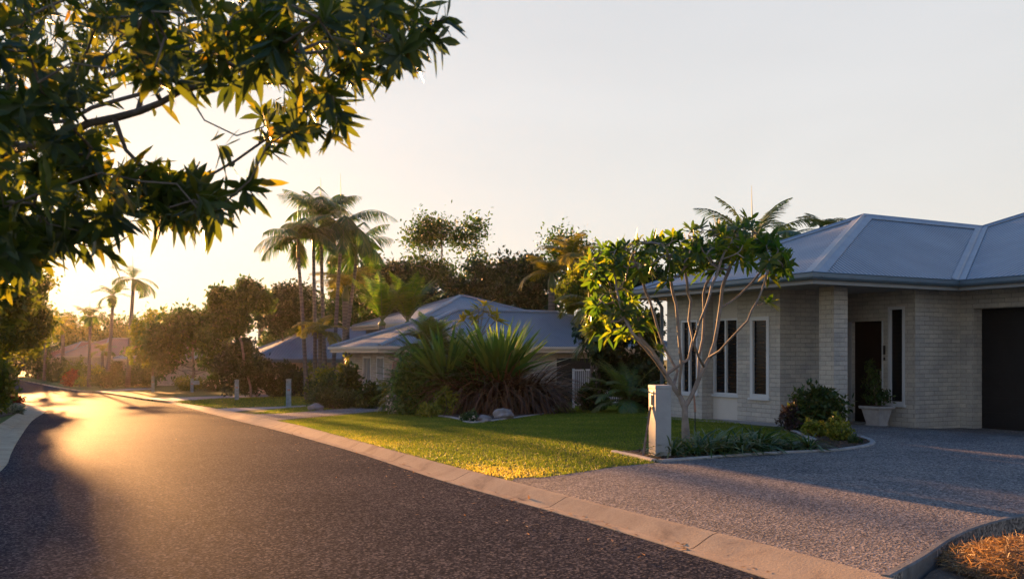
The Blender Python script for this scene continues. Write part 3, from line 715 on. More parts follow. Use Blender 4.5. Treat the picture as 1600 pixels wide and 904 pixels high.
hip_house('distant house with pale lit roof left of the round street trees', (E4[0]+1, 84), 9, 12, -1.7, 1.0, 3.0, 5, 4, ('roof2', 'brick2', 'fascia2'), ang=R(20))
E5 = at(160, 553, 108)
hip_house('distant house with red tiled roof behind the far palms', (E5[0], 108), 9, 13, -1.9, 1.2, 3.3, 4, 4, ('tile', 'brick2', 'fascia2'), ang=R(30))
E6 = at(105, 556, 120)
hip_house('farthest house with red tiled roof near the end of the street', (E6[0], 120), 8, 12, -1.9, .9, 3.0, 4, 4, ('tile', 'brick2', 'fascia2'), ang=R(25))

# white side fence between the houses
P0 = at(897, 577, 30); P1 = at(934, 577, 31)
zf = float(H(P0[0], P0[1]))+.1; d = (P1-P0)[:2]; Lf = np.linalg.norm(d); d /= Lf; Lf += 1.4
fence = thing('fence', 'white metal bar fence between the dark shrubs and the second house', 'fence', (P0[0], P0[1], zf))
mb = MB(); mid = P0[:2]+d*Lf/2
for z in (P0[2]-.02, zf+.12): mb = MB(); mb.box((mid[0], mid[1], z), (Lf/2, .02, .025), d); mb.build('rail', M['frame'], fence)
mb = MB()
for k in range(int(Lf/.11)+1):
    p = P0[:2]+d*k*.11; mb.box((p[0], p[1], (P0[2]+zf)/2+.06), (.011, .011, (P0[2]-zf)/2-.07), d)
mb.build('bars', M['frame'], fence)
for k in (0, 1):
    p = P0[:2]+d*(Lf*k+(-.03 if k == 0 else .03)); mb = MB(); mb.box((p[0], p[1], (P0[2]+zf)/2), (.03, .03, (P0[2]-zf)/2+.03), d); mb.build('post', M['frame'], fence)

# ------------------------------------------------------------------ letterboxes, stakes, pot, rocks
def pillar(label, u, v, vt, wpx, lean=0, box=False):
    x, y = G(u, v); z0 = float(H(x, y))+.1; w = wpx/F*y/2; h = (v-vt)/F*y
    t = thing('letterbox_post', label, 'letterbox post', (x, y, z0), 'letterbox pillars along the verge')
    ax = (math.cos(R(18)), math.sin(R(18)))
    mb = MB(); mb.box((x, y, z0+h/2-.15), (w*.92, w*.75, h/2+.15-.012), ax); mb.build('pillar', M['post'], t)
    mb = MB(); mb.box((x, y, z0+h-.006), (w, w*.85, .014), ax); mb.build('cap', M['post'], t)
    fx, fy = x+ax[1]*w*.76, y-ax[0]*w*.76
    if box:
        mb = MB(); c = np.array([x, y, z0+h*.66])+np.array([ax[0], ax[1], 0])*w*2.6
        mb.box(c, (w*1.8, w*.8, w*.9), ax); mb.tube([c+np.array([-w*1.8*ax[0], -w*1.8*ax[1], w*.9]), c+np.array([w*1.8*ax[0], w*1.8*ax[1], w*.9])], [w*.78]*2, 10); mb.build('box', M['post'], t)
    mb = MB(); mb.box((fx, fy, z0+h*.62), (w*.55, .012, .03), ax); mb.build('plate', M['orna'], t)
    return t
pillar('tall grey green letterbox pillar at the corner of the clipped hedge, nearest on the verge', 451, 636, 592, 8)
pillar('slim grey green pillar alone on the middle lawn strip', 370, 624.5, 593, 7)
pillar('short grey green letterbox post with a box sticking out to its right', 300, 612.5, 591, 5, box=True)
pillar('small distant grey green pillar in front of the leafy street trees', 239, 612, 587, 5)
# concrete letterbox beside the frangipani
x, y = G(1031, 713); z0 = float(H(x, y))+.12
lbx = thing('letterbox', 'tall pale concrete letterbox pillar beside the frangipani trunk', 'letterbox', (x, y, z0))
ang = R(-38)+math.atan2(BX[1], BX[0]); ax = (math.cos(R(-4)), math.sin(R(-4)))
# narrow front turned to the street, broad side to the camera
ax = (math.cos(R(12)), math.sin(R(12)))
ay = (-ax[1], ax[0]); hh = .99; hx, hy = .118, .145
mb = MB(); mb.box((x, y, z0+hh/2-.1), (hx, hy, hh/2+.1-.02), ax); o = mb.build('pillar', M['mailbox'], lbx)
bv = o.modifiers.new('bevel', 'BEVEL'); bv.width = .008; bv.segments = 2
mb = MB(); mb.box((x, y, z0+hh-.005), (hx+.006, hy+.006, .028), ax); o = mb.build('cap', M['mailbox'], lbx); bv = o.modifiers.new('bevel', 'BEVEL'); bv.width = .012; bv.segments = 3
fx = np.array([x-ax[0]*(hx+.004), y-ax[1]*(hx+.004)])
mb = MB(); mb.box((fx[0], fx[1], z0+hh-.18), (.006, .062, .12), ax); pl = mb.build('faceplate', M['metal'], lbx)
mb = MB(); f2 = fx-np.array(ax)*.012
mb.box((f2[0], f2[1], z0+hh-.19), (.008, .012, .075), ax); mb.box((f2[0]+ay[0]*.02, f2[1]+ay[1]*.02, z0+hh-.135), (.008, .014, .012), ax)
mb.tube([(f2[0]-ay[0]*.04, f2[1]-ay[1]*.04, z0+hh-.09), (f2[0]-ax[0]*.03, f2[1]-ax[1]*.03, z0+hh-.075), (f2[0]+ay[0]*.04, f2[1]+ay[1]*.04, z0+hh-.09)], [.01]*3, 6)
mb.build('handle', M['metal'], pl)
mb = MB(); mb.box((f2[0], f2[1], z0+hh-.30), (.003, .05, .02), ax); mb.build('slot', M['black'], pl)
b0 = fx-np.array(ax)*.16-np.array(ay)*.05; b1 = fx-np.array(ax)*.012+np.array(ay)*.02
mb = MB(); mb.tube([(b0[0], b0[1], z0-.05), (b1[0], b1[1], z0+.70)], [.019, .016], 7); tag(mb.build('stake', M['stick']), 'short weathered timber stake leaning on the concrete letterbox', 'stake')
sx_, sy_ = G(1086, 690); zs = float(H(sx_, sy_))+.1
st = thing('garden_stake', 'thin upright garden stake with wooden grip right of the frangipani trunk', 'stake', (sx_, sy_, zs))
mb = MB(); mb.tube([(sx_, sy_, zs-.05), (sx_, sy_, zs+.53)], [.009, .009], 6); mb.build('rod', M['black'], st)
mb = MB(); mb.tube([(sx_, sy_, zs+.50), (sx_, sy_, zs+.52), (sx_-.005, sy_, zs+.62), (sx_-.02, sy_, zs+.80)], [.012, .022, .018, .012], 8); mb.build('grip', M['orna'], st)
# pot
px, py = L2(2.12, -.72); pz = float(H(px, py))+.104
pot = thing('plant_pot', 'square cast stone pot holding a leafy shrub by the front door', 'pot', (px, py, pz))
mb = MB(); ax = (math.cos(R(33)), math.sin(R(33)))
def frus(mb, c, z0, z1, r0, r1, ax):
    ay = (-ax[1], ax[0]); V = []
    for r, z in ((r0, z0), (r1, z1)):
        for i, j in ((-1, -1), (1, -1), (1, 1), (-1, 1)): V.append((c[0]+(ax[0]*i+ay[0]*j)*r, c[1]+(ax[1]*i+ay[1]*j)*r, z))
    mb.add(V, [(0, 1, 5, 4), (1, 2, 6, 5), (2, 3, 7, 6), (3, 0, 4, 7), (3, 2, 1, 0), (4, 5, 6, 7)])
frus(mb, (px, py), pz+.03, pz+.37, .15, .225, ax); frus(mb, (px, py), pz, pz+.0299, .165, .165, ax); mb.build('body', M['pot'], pot)
mb = MB(); frus(mb, (px, py), pz+.3701, pz+.43, .265, .275, ax); o = mb.build('rim', M['pot'], pot); bv = o.modifiers.new('bevel', 'BEVEL'); bv.width = .012; bv.segments = 2
mb = MB(); frus(mb, (px, py), pz+.4301, pz+.435, .23, .23, ax); mb.build('soil', M['mulch'], pot)
# rocks
def rock(label, u, v, rx, ry, rz, seed):
    x, y = G(u, v, .12); r_ = random.Random(seed)
    import bmesh
    bm = bmesh.new(); bmesh.ops.create_icosphere(bm, subdivisions=3, radius=1)
    ph = [r_.uniform(0, 6) for _ in range(6)]
    for w_ in bm.verts:
        c = w_.co; k = 1+.16*math.sin(3*c.x+ph[0])*math.cos(2.5*c.y+ph[1])+.10*math.sin(6*c.z+4*c.x+ph[2])+.05*math.sin(11*c.y+ph[3])
        w_.co = Vector((c.x*rx*k, c.y*ry*k, c.z*rz*k))
    me = bpy.data.meshes.new('rock'); bm.to_mesh(me); bm.free(); o = link('rock', me, 'rock')
    o.location = (x, y, float(H(x, y))+.1+rz*.55); o.rotation_euler = (0, 0, r_.uniform(0, 3)); return tag(o, label, 'rock', 'rocks in the garden beds')
rock('largest grey rock under the bronze strappy clump', 786, 653, .30, .22, .17, 1)
rock('flat striped rock left of the largest grey rock', 757, 657, .19, .14, .10, 2)
rock('small rock at the left end of the low dark hedge', 494, 640, .30, .2, .14, 4)
# slim post with curled brown sculpture
x, y = G(619, 640); z0 = float(H(x, y))+.1; k = y/F
orn = thing('garden_sculpture', 'slim grey post topped by a curled brown sculpture left of the big clumps', 'garden sculpture', (x, y, z0))
mb = MB(); mb.box((x, y, z0+(640-593)*k/2), (4*k, 3.5*k, (640-593)*k/2)); mb.build('post', M['mailbox'], orn)
zt = z0+(640-593)*k; q = lambda du, dv: (x+du*k, y+.02*du, z0+(640-dv)*k)
mb = MB(); mb.tube([q(2, 600), q(3, 590), q(1, 580), q(-1, 572), q(0, 563), q(5, 558), q(9, 561), q(8, 566)], [3.5*k, 3.6*k, 3.4*k, 3.0*k, 3.6*k, 4.2*k, 3.4*k, 1.5*k], 10)
mb.tube([q(-3, 584), q(-5, 576), q(-4, 566), q(1, 559)], [.8*k, 1.3*k, 1.4*k, 1*k], 8)
mb.tube([q(3, 598), q(9, 590), q(11, 580), q(8, 570), q(7, 563)], [2.4*k, 3.4*k, 3.2*k, 2.4*k, 1.2*k], 8); mb.build('figure', M['orna'], orn, True)

# ------------------------------------------------------------------ vegetation builders
def grow(roots, attr, step, kill, infl=1e9, iters=160, bias=(0, 0, .0)):
    """space colonisation; roots = polyline to start from"""
    nodes = [np.array(r, float) for r in roots]; par = [-1]+list(range(len(roots)-1))
    A = np.array(attr, float); bias = np.array(bias)
    for _ in range(iters):
        if len(A) == 0: break
        N_ = np.array(nodes); D = ((A[:, None, :]-N_[None])**2).sum(2); near = D.argmin(1); dm = np.sqrt(D[np.arange(len(A)), near])
        keep = dm > kill
        A = A[keep]; near = near[keep]; dm = dm[keep]
        if len(A) == 0: break
        added = 0
        for k in np.unique(near):
            sel = near == k
            if dm[sel].min() > infl: continue
            d = nrm(A[sel]-N_[k]).sum(0)
            if np.linalg.norm(d) < .05: d = A[sel][0]-N_[k]
            d = nrm(d)+bias; new = N_[k]+nrm(d)*step
            if any(np.linalg.norm(nodes[c]-new) < step*.2 for c in range(max(0, len(nodes)-40), len(nodes))): 
                new = N_[k]+nrm(A[sel][0]-N_[k])*step*.7
            nodes.append(new); par.append(int(k)); added += 1
        if not added: break
    return np.array(nodes), par
def skeleton(nodes, par, r_tip, ex=2.4, rmax=1e9):
    n_ = len(nodes); ch = [[] for _ in range(n_)]
    for i, p in enumerate(par):
        if p >= 0: ch[p].append(i)
    r = np.zeros(n_)
    for i in range(n_-1, -1, -1):
        r[i] = r_tip if not ch[i] else sum(r[c]**ex for c in ch[i])**(1/ex)
    return ch, np.minimum(r, rmax)
def limbs(mb, nodes, par, ch, r, sides=6, wob=0, minr=0):
    stack = [(0, -1)]
    while stack:
        i, p = stack.pop(); path = []; rr = []
        if p >= 0: path.append(nodes[p]); rr.append(min(r[p], r[i]*1.35))
        while True:
            path.append(nodes[i]); rr.append(r[i])
            if not ch[i]: break
            c = sorted(ch[i], key=lambda c: -r[c])
            for o_ in c[1:]:
                if r[o_] >= minr: stack.append((o_, i))
            i = c[0]
            if r[i] < minr: break
        if len(path) > 1:
            P = np.array(path)
            if wob: P[1:-1] += RNG.normal(size=P[1:-1].shape)*wob
            mb.tube(P, rr, sides, cap=False)
def lumpy(blobs, k=7, f=.42):
    """break each ellipsoid into smaller clumps round its surface so that crowns get gaps and ragged edges"""
    out = []
    for b_ in blobs:
        c, rr = np.array(b_[0]), np.array(b_[1]); n_ = k+int(RNG.integers(0, 3))
        for i in range(n_):
            d = rdir(1)[0]; d[2] = d[2]*.9+.1; s_ = RNG.uniform(.72, 1.25)
            out.append((c+d*rr*RNG.uniform(.5, .82), tuple(rr*f*s_*np.array([1, 1, RNG.uniform(.6, .95)])), float(s_**2*np.prod(rr)**.6)))
    return out
def sphere_pts(blobs, n_, shell=.35, jit=.0):
    """random points in ellipsoids; blobs = [(centre, (rx,ry,rz), weight)]"""
    w = np.array([b_[2] if len(b_) > 2 else np.prod(b_[1])**.75 for b_ in blobs]); w = w/w.sum(); out = []
    for b_, k in zip(blobs, RNG.multinomial(n_, w)):
        d = rdir(k); rad = (shell+(1-shell)*RNG.random(k)**.55)[:, None]
        out.append(np.array(b_[0])+d*rad*np.array(b_[1])*(1+.12*RNG.normal(size=(k, 1))))
    return np.concatenate(out)
def leafcloud(C, spread, per, ln, wd, up=.25, prof=((0, .15), (.45, 1), (1, .05)), clump=1.0, tmean=None):
    """leaf clumps round the points C"""
    n_ = len(C)*per
    P = np.repeat(C, per, 0)+RNG.normal(size=(n_, 3))*np.array(spread)*clump
    D = rdir(n_)+np.array([0, 0, up]); N = rdir(n_)+np.array([0, 0, .8])
    T = np.clip(np.repeat(RNG.random(len(C))*.55+.1 if tmean is None else tmean, per)+RNG.normal(size=n_)*.18, 0, 1)
    return leaves(P, D, N, ln*(.7+.6*RNG.random(n_)), wd*(.7+.6*RNG.random(n_)), prof=prof, tint=T)
def tree(name, label, base, blobs, tips, per, ln, mat='tree', trunk_r=None, group=None, spread=None, cat_='tree', shell=.3, step=None, wd=None, trunk='bark', sub=('trunk', 'crown'), fork=.45):
    global RNG; RNG = np.random.default_rng(zlib.crc32(label.encode()))
    base = np.array(base, float); C = sphere_pts(lumpy(blobs), tips, shell)
    top = C[:, 2].max(); h = top-base[2]; cm = np.mean([b_[0] for b_ in blobs], axis=0)
    t = thing(name, label, cat_, base, group)
    low = min(b_[0][2]-b_[1][2]*.6 for b_ in blobs); zf_ = max(base[2]+h*.12, min(low, base[2]+h*fork))
    fk = np.array([base[0]*.6+cm[0]*.4, base[1]*.6+cm[1]*.4, zf_])
    roots = [base-np.array([0, 0, .15])+(fk-base)*s_*np.array([s_, s_, 1]) for s_ in np.linspace(0, 1, 6)]
    st = step or h*.05
    nodes, par = grow(roots, C, st, st*1.3, iters=70)
    ch, r = skeleton(nodes, par, h*.0022, 2.3, rmax=(trunk_r or h*.028))
    mb = MB(); limbs(mb, nodes, par, ch, r, 6, wob=st*.10); mb.build(sub[0], M[trunk], t, True)
    sp_ = spread or np.mean([np.mean(b_[1]) for b_ in blobs])*.16
    v, q, tt = leafcloud(C, sp_, int(per*2.2), ln*1.15, wd or ln*.6)
    fast_mesh(sub[1], v, q, tt, M[mat], t); return t
def px_blobs(Y, lst, dy=None):
    out = []
    for b_ in lst:
        u, v, ru, rv = b_[:4]; off = b_[4] if len(b_) > 4 else 0
        c = at(u, v, Y+off); out.append((c, (ru/F*Y, (dy or (ru+rv)/2/F*Y), rv/F*Y)))
    return out
def tree_px(name, label, ub, Y, lst, tips, per, ln_px, mat='tree', vb=None, **kw):
    x = (ub-800)/F*Y; z = float(H(x, Y))+.1 if vb is None else CAMZ+(HOR-vb)/F*Y
    return tree(name, label, (x, Y, z), px_blobs(Y, lst), tips, per, ln_px/F*Y, mat, **kw)
def bush(label, u, v, w, h, n_, ln_px, mat, name='shrub', cat_='shrub', group=None, lobes=5, Y=None, dep=.8, flowers=0, seed=None, squash=False):
    """shrub whose ground line is at (u, v): w, h in photo pixels"""
    global RNG; RNG = np.random.default_rng(zlib.crc32(label.encode()))
    if Y is None: x, y = G(u, v+0.0)
    else: y = Y; x = (u-800)/F*Y
    z0 = float(H(x, y))+.1; k = y/F; W, Hh = w*k/2, h*k
    y2 = y+W*dep*.6; x *= y2/y; y = y2; bl = []
    r_ = random.Random(seed if seed is not None else int(u*13+v))
    for i in range(lobes):
        a = r_.uniform(-1, 1) if lobes > 1 else 0; rr = r_.uniform(.42, .62) if lobes > 1 else 1
        hz_ = r_.uniform(.55, 1) if not squash else r_.uniform(.85, 1)
        bl.append(((x+a*W*(1-rr), y+r_.uniform(-1, 1)*W*dep*(1-rr), z0+Hh*hz_*.5), (W*rr*(1 if lobes > 1 else .95), W*dep*rr, Hh*hz_*.5)))
    bl.append(((x, y, z0+Hh*.33), (W*.85, W*dep*.8, Hh*.36)))
    t = thing(name, label, cat_, (x, y, z0), group)
    C = sphere_pts(bl, n_, .55); C = C[C[:, 2] > z0+.02]
    ms = MB()
    for i in range(9):
        j = C[r_.randrange(len(C))]; mid = np.array([x+(j[0]-x)*.35, y+(j[1]-y)*.35, z0+(j[2]-z0)*.4])
        ms.tube([(x+r_.uniform(-.1, .1)*W, y, z0-.03), mid, j], [.016*Hh+.006, .012*Hh+.004, .003], 5, cap=False)
    ms.build('stems', M['bark'], t)
    v_, q, tt = leafcloud(C, min(W, Hh)*.07, 6, ln_px*k, ln_px*k*.5)
    fast_mesh('foliage', v_, q, tt, M[mat], t)
    if flowers:
        Fp = sphere_pts(bl, flowers, .98); Fp = Fp[Fp[:, 2] > z0+Hh*.15]
        v_, q, tt = leafcloud(Fp, .01, 5, ln_px*k*.6, ln_px*k*.45); fast_mesh('blossom', v_, q, tt, M['flower'], t)
    return t
def fronds(n_, L, up0, droop, leaf, lw, nl=34, az=None, el=None, cup=.5, twist=0, hang=.35, rach=.02, arc=None, leafdroop=.35, start=.14, seed=0, var=None):
    """pinnate fronds from the origin; returns leaf arrays and a rachis MB"""
    r_ = np.random.default_rng(seed); parts = []; mb = MB()
    for i in range(n_):
        a = (i*2.39996+r_.uniform(-.25, .25)) if az is None else az[i]
        e = (up0+(r_.uniform(-.65, .5) if var is None else r_.uniform(-var, var))) if el is None else el[i]
        LL = L*(r_.uniform(.85, 1.1)); d0 = np.array([math.cos(a)*math.cos(e), math.sin(a)*math.cos(e), math.sin(e)])
        hor = np.array([math.cos(a), math.sin(a), 0]); N = 14; P = [np.zeros(3)]; ee = e
        dr = droop*(1.15-.5*max(0, math.sin(e))) * r_.uniform(.8, 1.2)
        for j in range(N):
            ee = e-dr*((j+1)/N)**1.5
            P.append(P[-1]+(hor*math.cos(ee)+np.array([0, 0, math.sin(ee)]))*LL/N)
        P = np.array(P); mb.tube(P, np.linspace(rach, rach*.18, N+1), 5, cap=False)
        s = np.linspace(start, .995, nl); idx = s*N; i0 = np.minimum(idx.astype(int), N-1); f = (idx-i0)[:, None]
        pos = P[i0]*(1-f)+P[i0+1]*f; T = nrm(P[i0+1]-P[i0]); side = nrm(np.cross(T, np.array([0, 0, 1.])+.001*hor)); upv = np.cross(side, T)
        env = (np.sin(np.clip((s-start)/(1-start), 0, 1)*math.pi*.86+.35))[:, None]; ln_ = leaf*env[:, 0]*(1+.08*r_.normal(size=nl))
        for sg in (-1, 1):
            D = side*sg*.8+T*(.45+.4*s[:, None])+upv*cup*(1-.5*s[:, None])+r_.normal(size=(nl, 3))*.07
            D = D+np.array([0, 0, -hang])
            tn = np.clip(.45+.25*r_.normal(size=nl), 0, 1)
            parts.append(leaves(pos, D, upv+side*sg*-.3, ln_, np.full(nl, lw), prof=((0, .5), (.3, 1), (.7, .7), (1, .05)), droop=leafdroop, tint=tn))
    return parts, mb
def palm(name, label, base, top, r0, r1, n_, L, leaf, lw, nl=30, up0=.6, droop=1.5, mat='frond', group=None, shaft=True, seed=0, sides=10, az=None, el=None, spears=0, hang=.35, cup=.5, rach=.025, cat_='palm', lean=None, var=None):
    base, top = np.array(base, float), np.array(top, float); t = thing(name, label, cat_, base, group)
    h = top[2]-base[2]; S = np.linspace(0, 1, 9); mid = np.array([0, 0, 0.])
    P = np.array([base+(top-base)*s+np.array([.02*h*math.sin(s*3+seed), 0, 0])*s*(1-s) for s in S]); P[0, 2] -= .1
    rr = r1+(r0-r1)*np.exp(-S*4.0)+(r0-r1)*.3*(1-S)
    mb = MB(); mb.tube(P, rr, sides); mb.build('trunk', M['palmtrunk'], t, True)
    if shaft:
        mb = MB(); hs = min(h*.14, 1.1); mb.tube([top-np.array([0, 0, .02]), top+np.array([0, 0, hs*.35]), top+np.array([0, 0, hs])], [r1*1.05, r1*1.25, r1*.6], 8); mb.build('crownshaft', M['shaft'], t, True)
        top = top+np.array([0, 0, hs*.9])
    parts, mr = fronds(n_, L, up0, droop, leaf, lw, nl, seed=seed, az=az, el=el, hang=hang, cup=cup, rach=rach, var=var)
    parts = [(v+top, q, tt) for v, q, tt in parts]
    v, q, tt = cat(parts); cr = fast_mesh('crown', v, q, tt, M[mat], t)
    V = [v_+top for v_ in mr.V]; mr.V = V
    for i in range(spears):
        mr.tube([top, top+np.array([.03*(i-.5), 0, L*.45]), top+np.array([.08*(i-.5), 0, L*.85])], [.035, .024, .006], 5)
    mr.build('frond_stems', M['shaft'], cr); return t
def palm_px(label, ub, Y, vt, rpx, L_px, n_=11, utop=None, vb=None, name='palm_tree', **kw):
    utop = ub if utop is None else utop; k = Y/F
    x = (ub-800)*k; zb = float(H(x, Y))+.1 if vb is None else CAMZ+(HOR-vb)*k
    return palm(name, label, (x, Y, zb), at(utop, vt, Y), rpx*1.5*k, rpx*k, n_, L_px*k, kw.pop('leaf', L_px*.30)*k, kw.pop('lw', 1.6)*k, **kw)
def straps(name, label, base, n_, L, W, mat, elo=.2, ehi=1.5, droop=.9, cat_='plant', group=None, seed=0, r0=.05, bend=1.0, part_='leaves', build=True, fold=.35):
    """clump of long strap leaves: curved ribbons"""
    r_ = np.random.default_rng(seed); K = 7; base = np.array(base, float)
    a = r_.uniform(0, 2*math.pi, n_); e = r_.uniform(elo, ehi, n_); LL = L*r_.uniform(.65, 1.1, n_)
    hor = np.column_stack([np.cos(a), np.sin(a), np.zeros(n_)]); P = np.zeros((n_, K, 3)); P[:, 0] = hor*r0*r_.random((n_, 1))+np.array([0, 0, -.01]); tl = r_.uniform(.5, 1.3, n_)
    Ws = W*r_.uniform(.7, 1.2, n_); wp = [.55, .9, 1, .95, .8, .5, .04]; V = np.zeros((n_, K, 2, 3)); tw = r_.uniform(-.5, .5, n_)
    for j in range(1, K):
        ee = e-droop*tl*(j/(K-1))**bend*1.6
        P[:, j] = P[:, j-1]+(hor*np.cos(ee)[:, None]+np.array([0, 0, 1.])*np.sin(ee)[:, None])*(LL/(K-1))[:, None]
    sd = np.column_stack([-np.sin(a+tw), np.cos(a+tw), r_.uniform(-.4, .4, n_)])
    for j in range(K):
        V[:, j, 0] = P[:, j]-sd*(Ws*wp[j]/2)[:, None]; V[:, j, 1] = P[:, j]+sd*(Ws*wp[j]/2)[:, None]
    V[..., 2] = np.maximum(V[..., 2], .005)
    b_ = np.arange(n_)[:, None]*(K*2); Q = np.concatenate([np.concatenate([b_+2*j, b_+2*j+1, b_+2*j+3, b_+2*j+2], 1) for j in range(K-1)])
    T = np.repeat(np.clip(r_.random(n_), 0, 1), K*2)
    if not build: return V.reshape(-1, 3)+base, Q, T
    t = thing(name, label, cat_, base, group); fast_mesh(part_, V.reshape(-1, 3)+base, Q, T, M[mat], t); return t

# ------------------------------------------------------------------ frangipani on the front lawn
fx, fy = G(1073, 690); fz = float(H(fx, fy))+.1
frg = thing('frangipani_tree', 'frangipani tree with forked grey limbs and umbrella of bright leaves beside the letterbox', 'tree', (fx, fy, fz))
Yf = fy; fp = lambda u, v, d=0: at(u, v, Yf+d)*np.array([(Yf)/(Yf+0)*1, 1, 1])
trunk_ = [np.array([fx, fy, fz-.1]), fp(1071, 668), fp(1070, 650), fp(1069, 636)]
nodes = list(trunk_); par = [-1, 0, 1, 2]
def limb(start, pts):
    last = start
    for u, v, d in pts:
        nodes.append(fp(u, v, d)); par.append(last); last = len(nodes)-1
    return last
a1 = limb(3, [(1062, 618, .05), (1052, 603, .05), (1040, 585, .1)])
a2 = limb(a1, [(1030, 565, .15), (1018, 548, .2), (1004, 533, .2), (990, 522, .1)])
a3 = limb(a1, [(1022, 560, -.3), (1005, 540, -.6), (988, 520, -.8)])
a4 = limb(a1-1, [(1058, 580, .35), (1040, 545, .5), (1027, 510, .7), (1018, 480, .8)])
a5 = limb(4, [(1062, 595, -.2), (1064, 570, -.3), (1062, 540, -.4), (1060, 505, -.5), (1058, 475, -.5)])
c1 = limb(3, [(1078, 622, .0), (1086, 605, .0), (1092, 588, .0), (1100, 572, .05), (1108, 558, .1)])
c2 = limb(c1, [(1116, 535, .1), (1121, 510, .2), (1126, 480, .2), (1130, 450, .2)])
c3 = limb(c1, [(1125, 548, -.2), (1140, 530, -.4), (1155, 514, -.5), (1168, 500, -.6)])
c4 = limb(c1-2, [(1090, 560, .5), (1098, 530, .7), (1102, 495, .8), (1100, 460, .9)])
c5 = limb(6, [(1075, 560, .25), (1082, 530, .35), (1078, 500, .4), (1080, 470, .5)])
c6 = limb(c1-1, [(1118, 575, -.5)][:0]+[(1092, 560, -.4), (1085, 535, -.7), (1092, 505, -.9), (1104, 475, -1.0)])
k_ = Yf/F
tips = []
def dome(u, v, ru, rv, rd, n_, lo=-.15):
    while n_ > 0:
        d = rdir(1)[0]
        if d[2] < lo: continue
        tips.append(fp(u+d[0]*ru, v-d[2]*rv, d[1]*rd)); n_ -= 1
dome(1145, 412, 82, 58, 1.25, 95, -.05); dome(1015, 425, 84, 48, 1.1, 70, -.1); dome(962, 500, 38, 55, .7, 34, -.5); dome(1085, 400, 75, 42, 1.2, 34); dome(950, 425, 34, 36, .6, 14); dome(1140, 405, 55, 40, .9, 30); dome(1170, 420, 55, 45, 1.0, 22)
tips += [fp(1228, 400, -.3), fp(1215, 405, 0), fp(1205, 470, -.5), fp(1190, 462, -.7), fp(1185, 480, -.5), fp(1200, 430, .4), fp(1165, 350, 0), fp(1172, 345, .3), fp(1090, 352, .1), fp(1100, 365, -.2),
         fp(1030, 545, .2), fp(1010, 500, .3), fp(940, 520, -.1), fp(932, 505, .1), fp(930, 470, 0), fp(925, 440, .2), fp(1125, 430, -.9), fp(1040, 440, -.9), fp(1145, 470, .3)]
A_ = np.array(tips); NN = [np.array(n_) for n_ in nodes]
# continue by space colonisation from the hand-set limbs
def grow_from(nodes, par, A, step, kill, iters=90):
    nodes = [np.array(n_) for n_ in nodes]; par = list(par); A = np.array(A); ok0 = 5
    while len(A) and iters:
        iters -= 1; N_ = np.array(nodes); D = ((A[:, None]-N_[None, ok0:])**2).sum(2); near = D.argmin(1)+ok0; dm = np.sqrt(D.min(1))
        kp = dm > kill; A, near, dm = A[kp], near[kp], dm[kp]
        if not len(A): break
        for k in np.unique(near):
            s = near == k; d = nrm(nrm(A[s]-N_[k]).sum(0)); j = 0
            new = N_[k]+nrm(d+np.array([0, 0, .12]))*min(step, dm[s].min())
            if min(np.linalg.norm(new-np.array(nodes[c])) for c in range(max(0, len(nodes)-30), len(nodes))) < step*.15: new = N_[k]+nrm(A[s][np.argmin(dm[s])]-N_[k])*step*.6
            nodes.append(new); par.append(int(k))
    return np.array(nodes), par
nodes, par = grow_from(nodes, par, A_, .16, .10)
ch, r = skeleton(nodes, par, .0085, 2.8, rmax=.064)
mb = MB(); r[0] = .080; r[1] = .068; limbs(mb, nodes, par, ch, r, 9, wob=.008); mb.build('trunk', M['frangibark'], frg, True)
def whorls(T, dirs, per, ln, wd, droop, prof, fold=.25, open_=1.0, tint=None):
    n_ = len(T)*per; i = np.repeat(np.arange(len(T)), per); k = np.tile(np.arange(per), len(T))
    d0 = nrm(dirs)[i]; u = nrm(np.cross(d0, rdir(len(T))[i])); w = np.cross(d0, u); a = k*2.39996+RNG.uniform(0, .5, n_)
    rad = u*np.cos(a)[:, None]+w*np.sin(a)[:, None]; D = rad*open_+d0*RNG.uniform(.05, .9, n_)[:, None]
    P = np.asarray(T)[i]-d0*(RNG.random(n_)*.06)[:, None]
    tn = np.clip((RNG.random(len(T))*.6+.1)[i]+RNG.normal(size=n_)*.2, 0, 1) if tint is None else tint
    return leaves(P, D, d0+rad*-.2+.001, ln*RNG.uniform(.65, 1.15, n_), wd*RNG.uniform(.75, 1.15, n_), prof=prof, droop=droop*RNG.uniform(-.5, 1.9, n_), fold=fold, tint=tn)
tipi = [i for i in range(len(nodes)) if not ch[i]]
T_ = nodes[tipi]; dirs = np.array([nodes[i]-nodes[par[i]] for i in tipi])+np.array([0, 0, .1])
prof_l = ((0, .08), (.2, .45), (.5, 1), (.8, .75), (1, .03))
v, q, tt = whorls(T_, dirs, 13, .25, .070, .3, prof_l)
fast_mesh('crown', v, q, tt, M['frangi'], frg, True)
print('frangipani tips', len(T_))

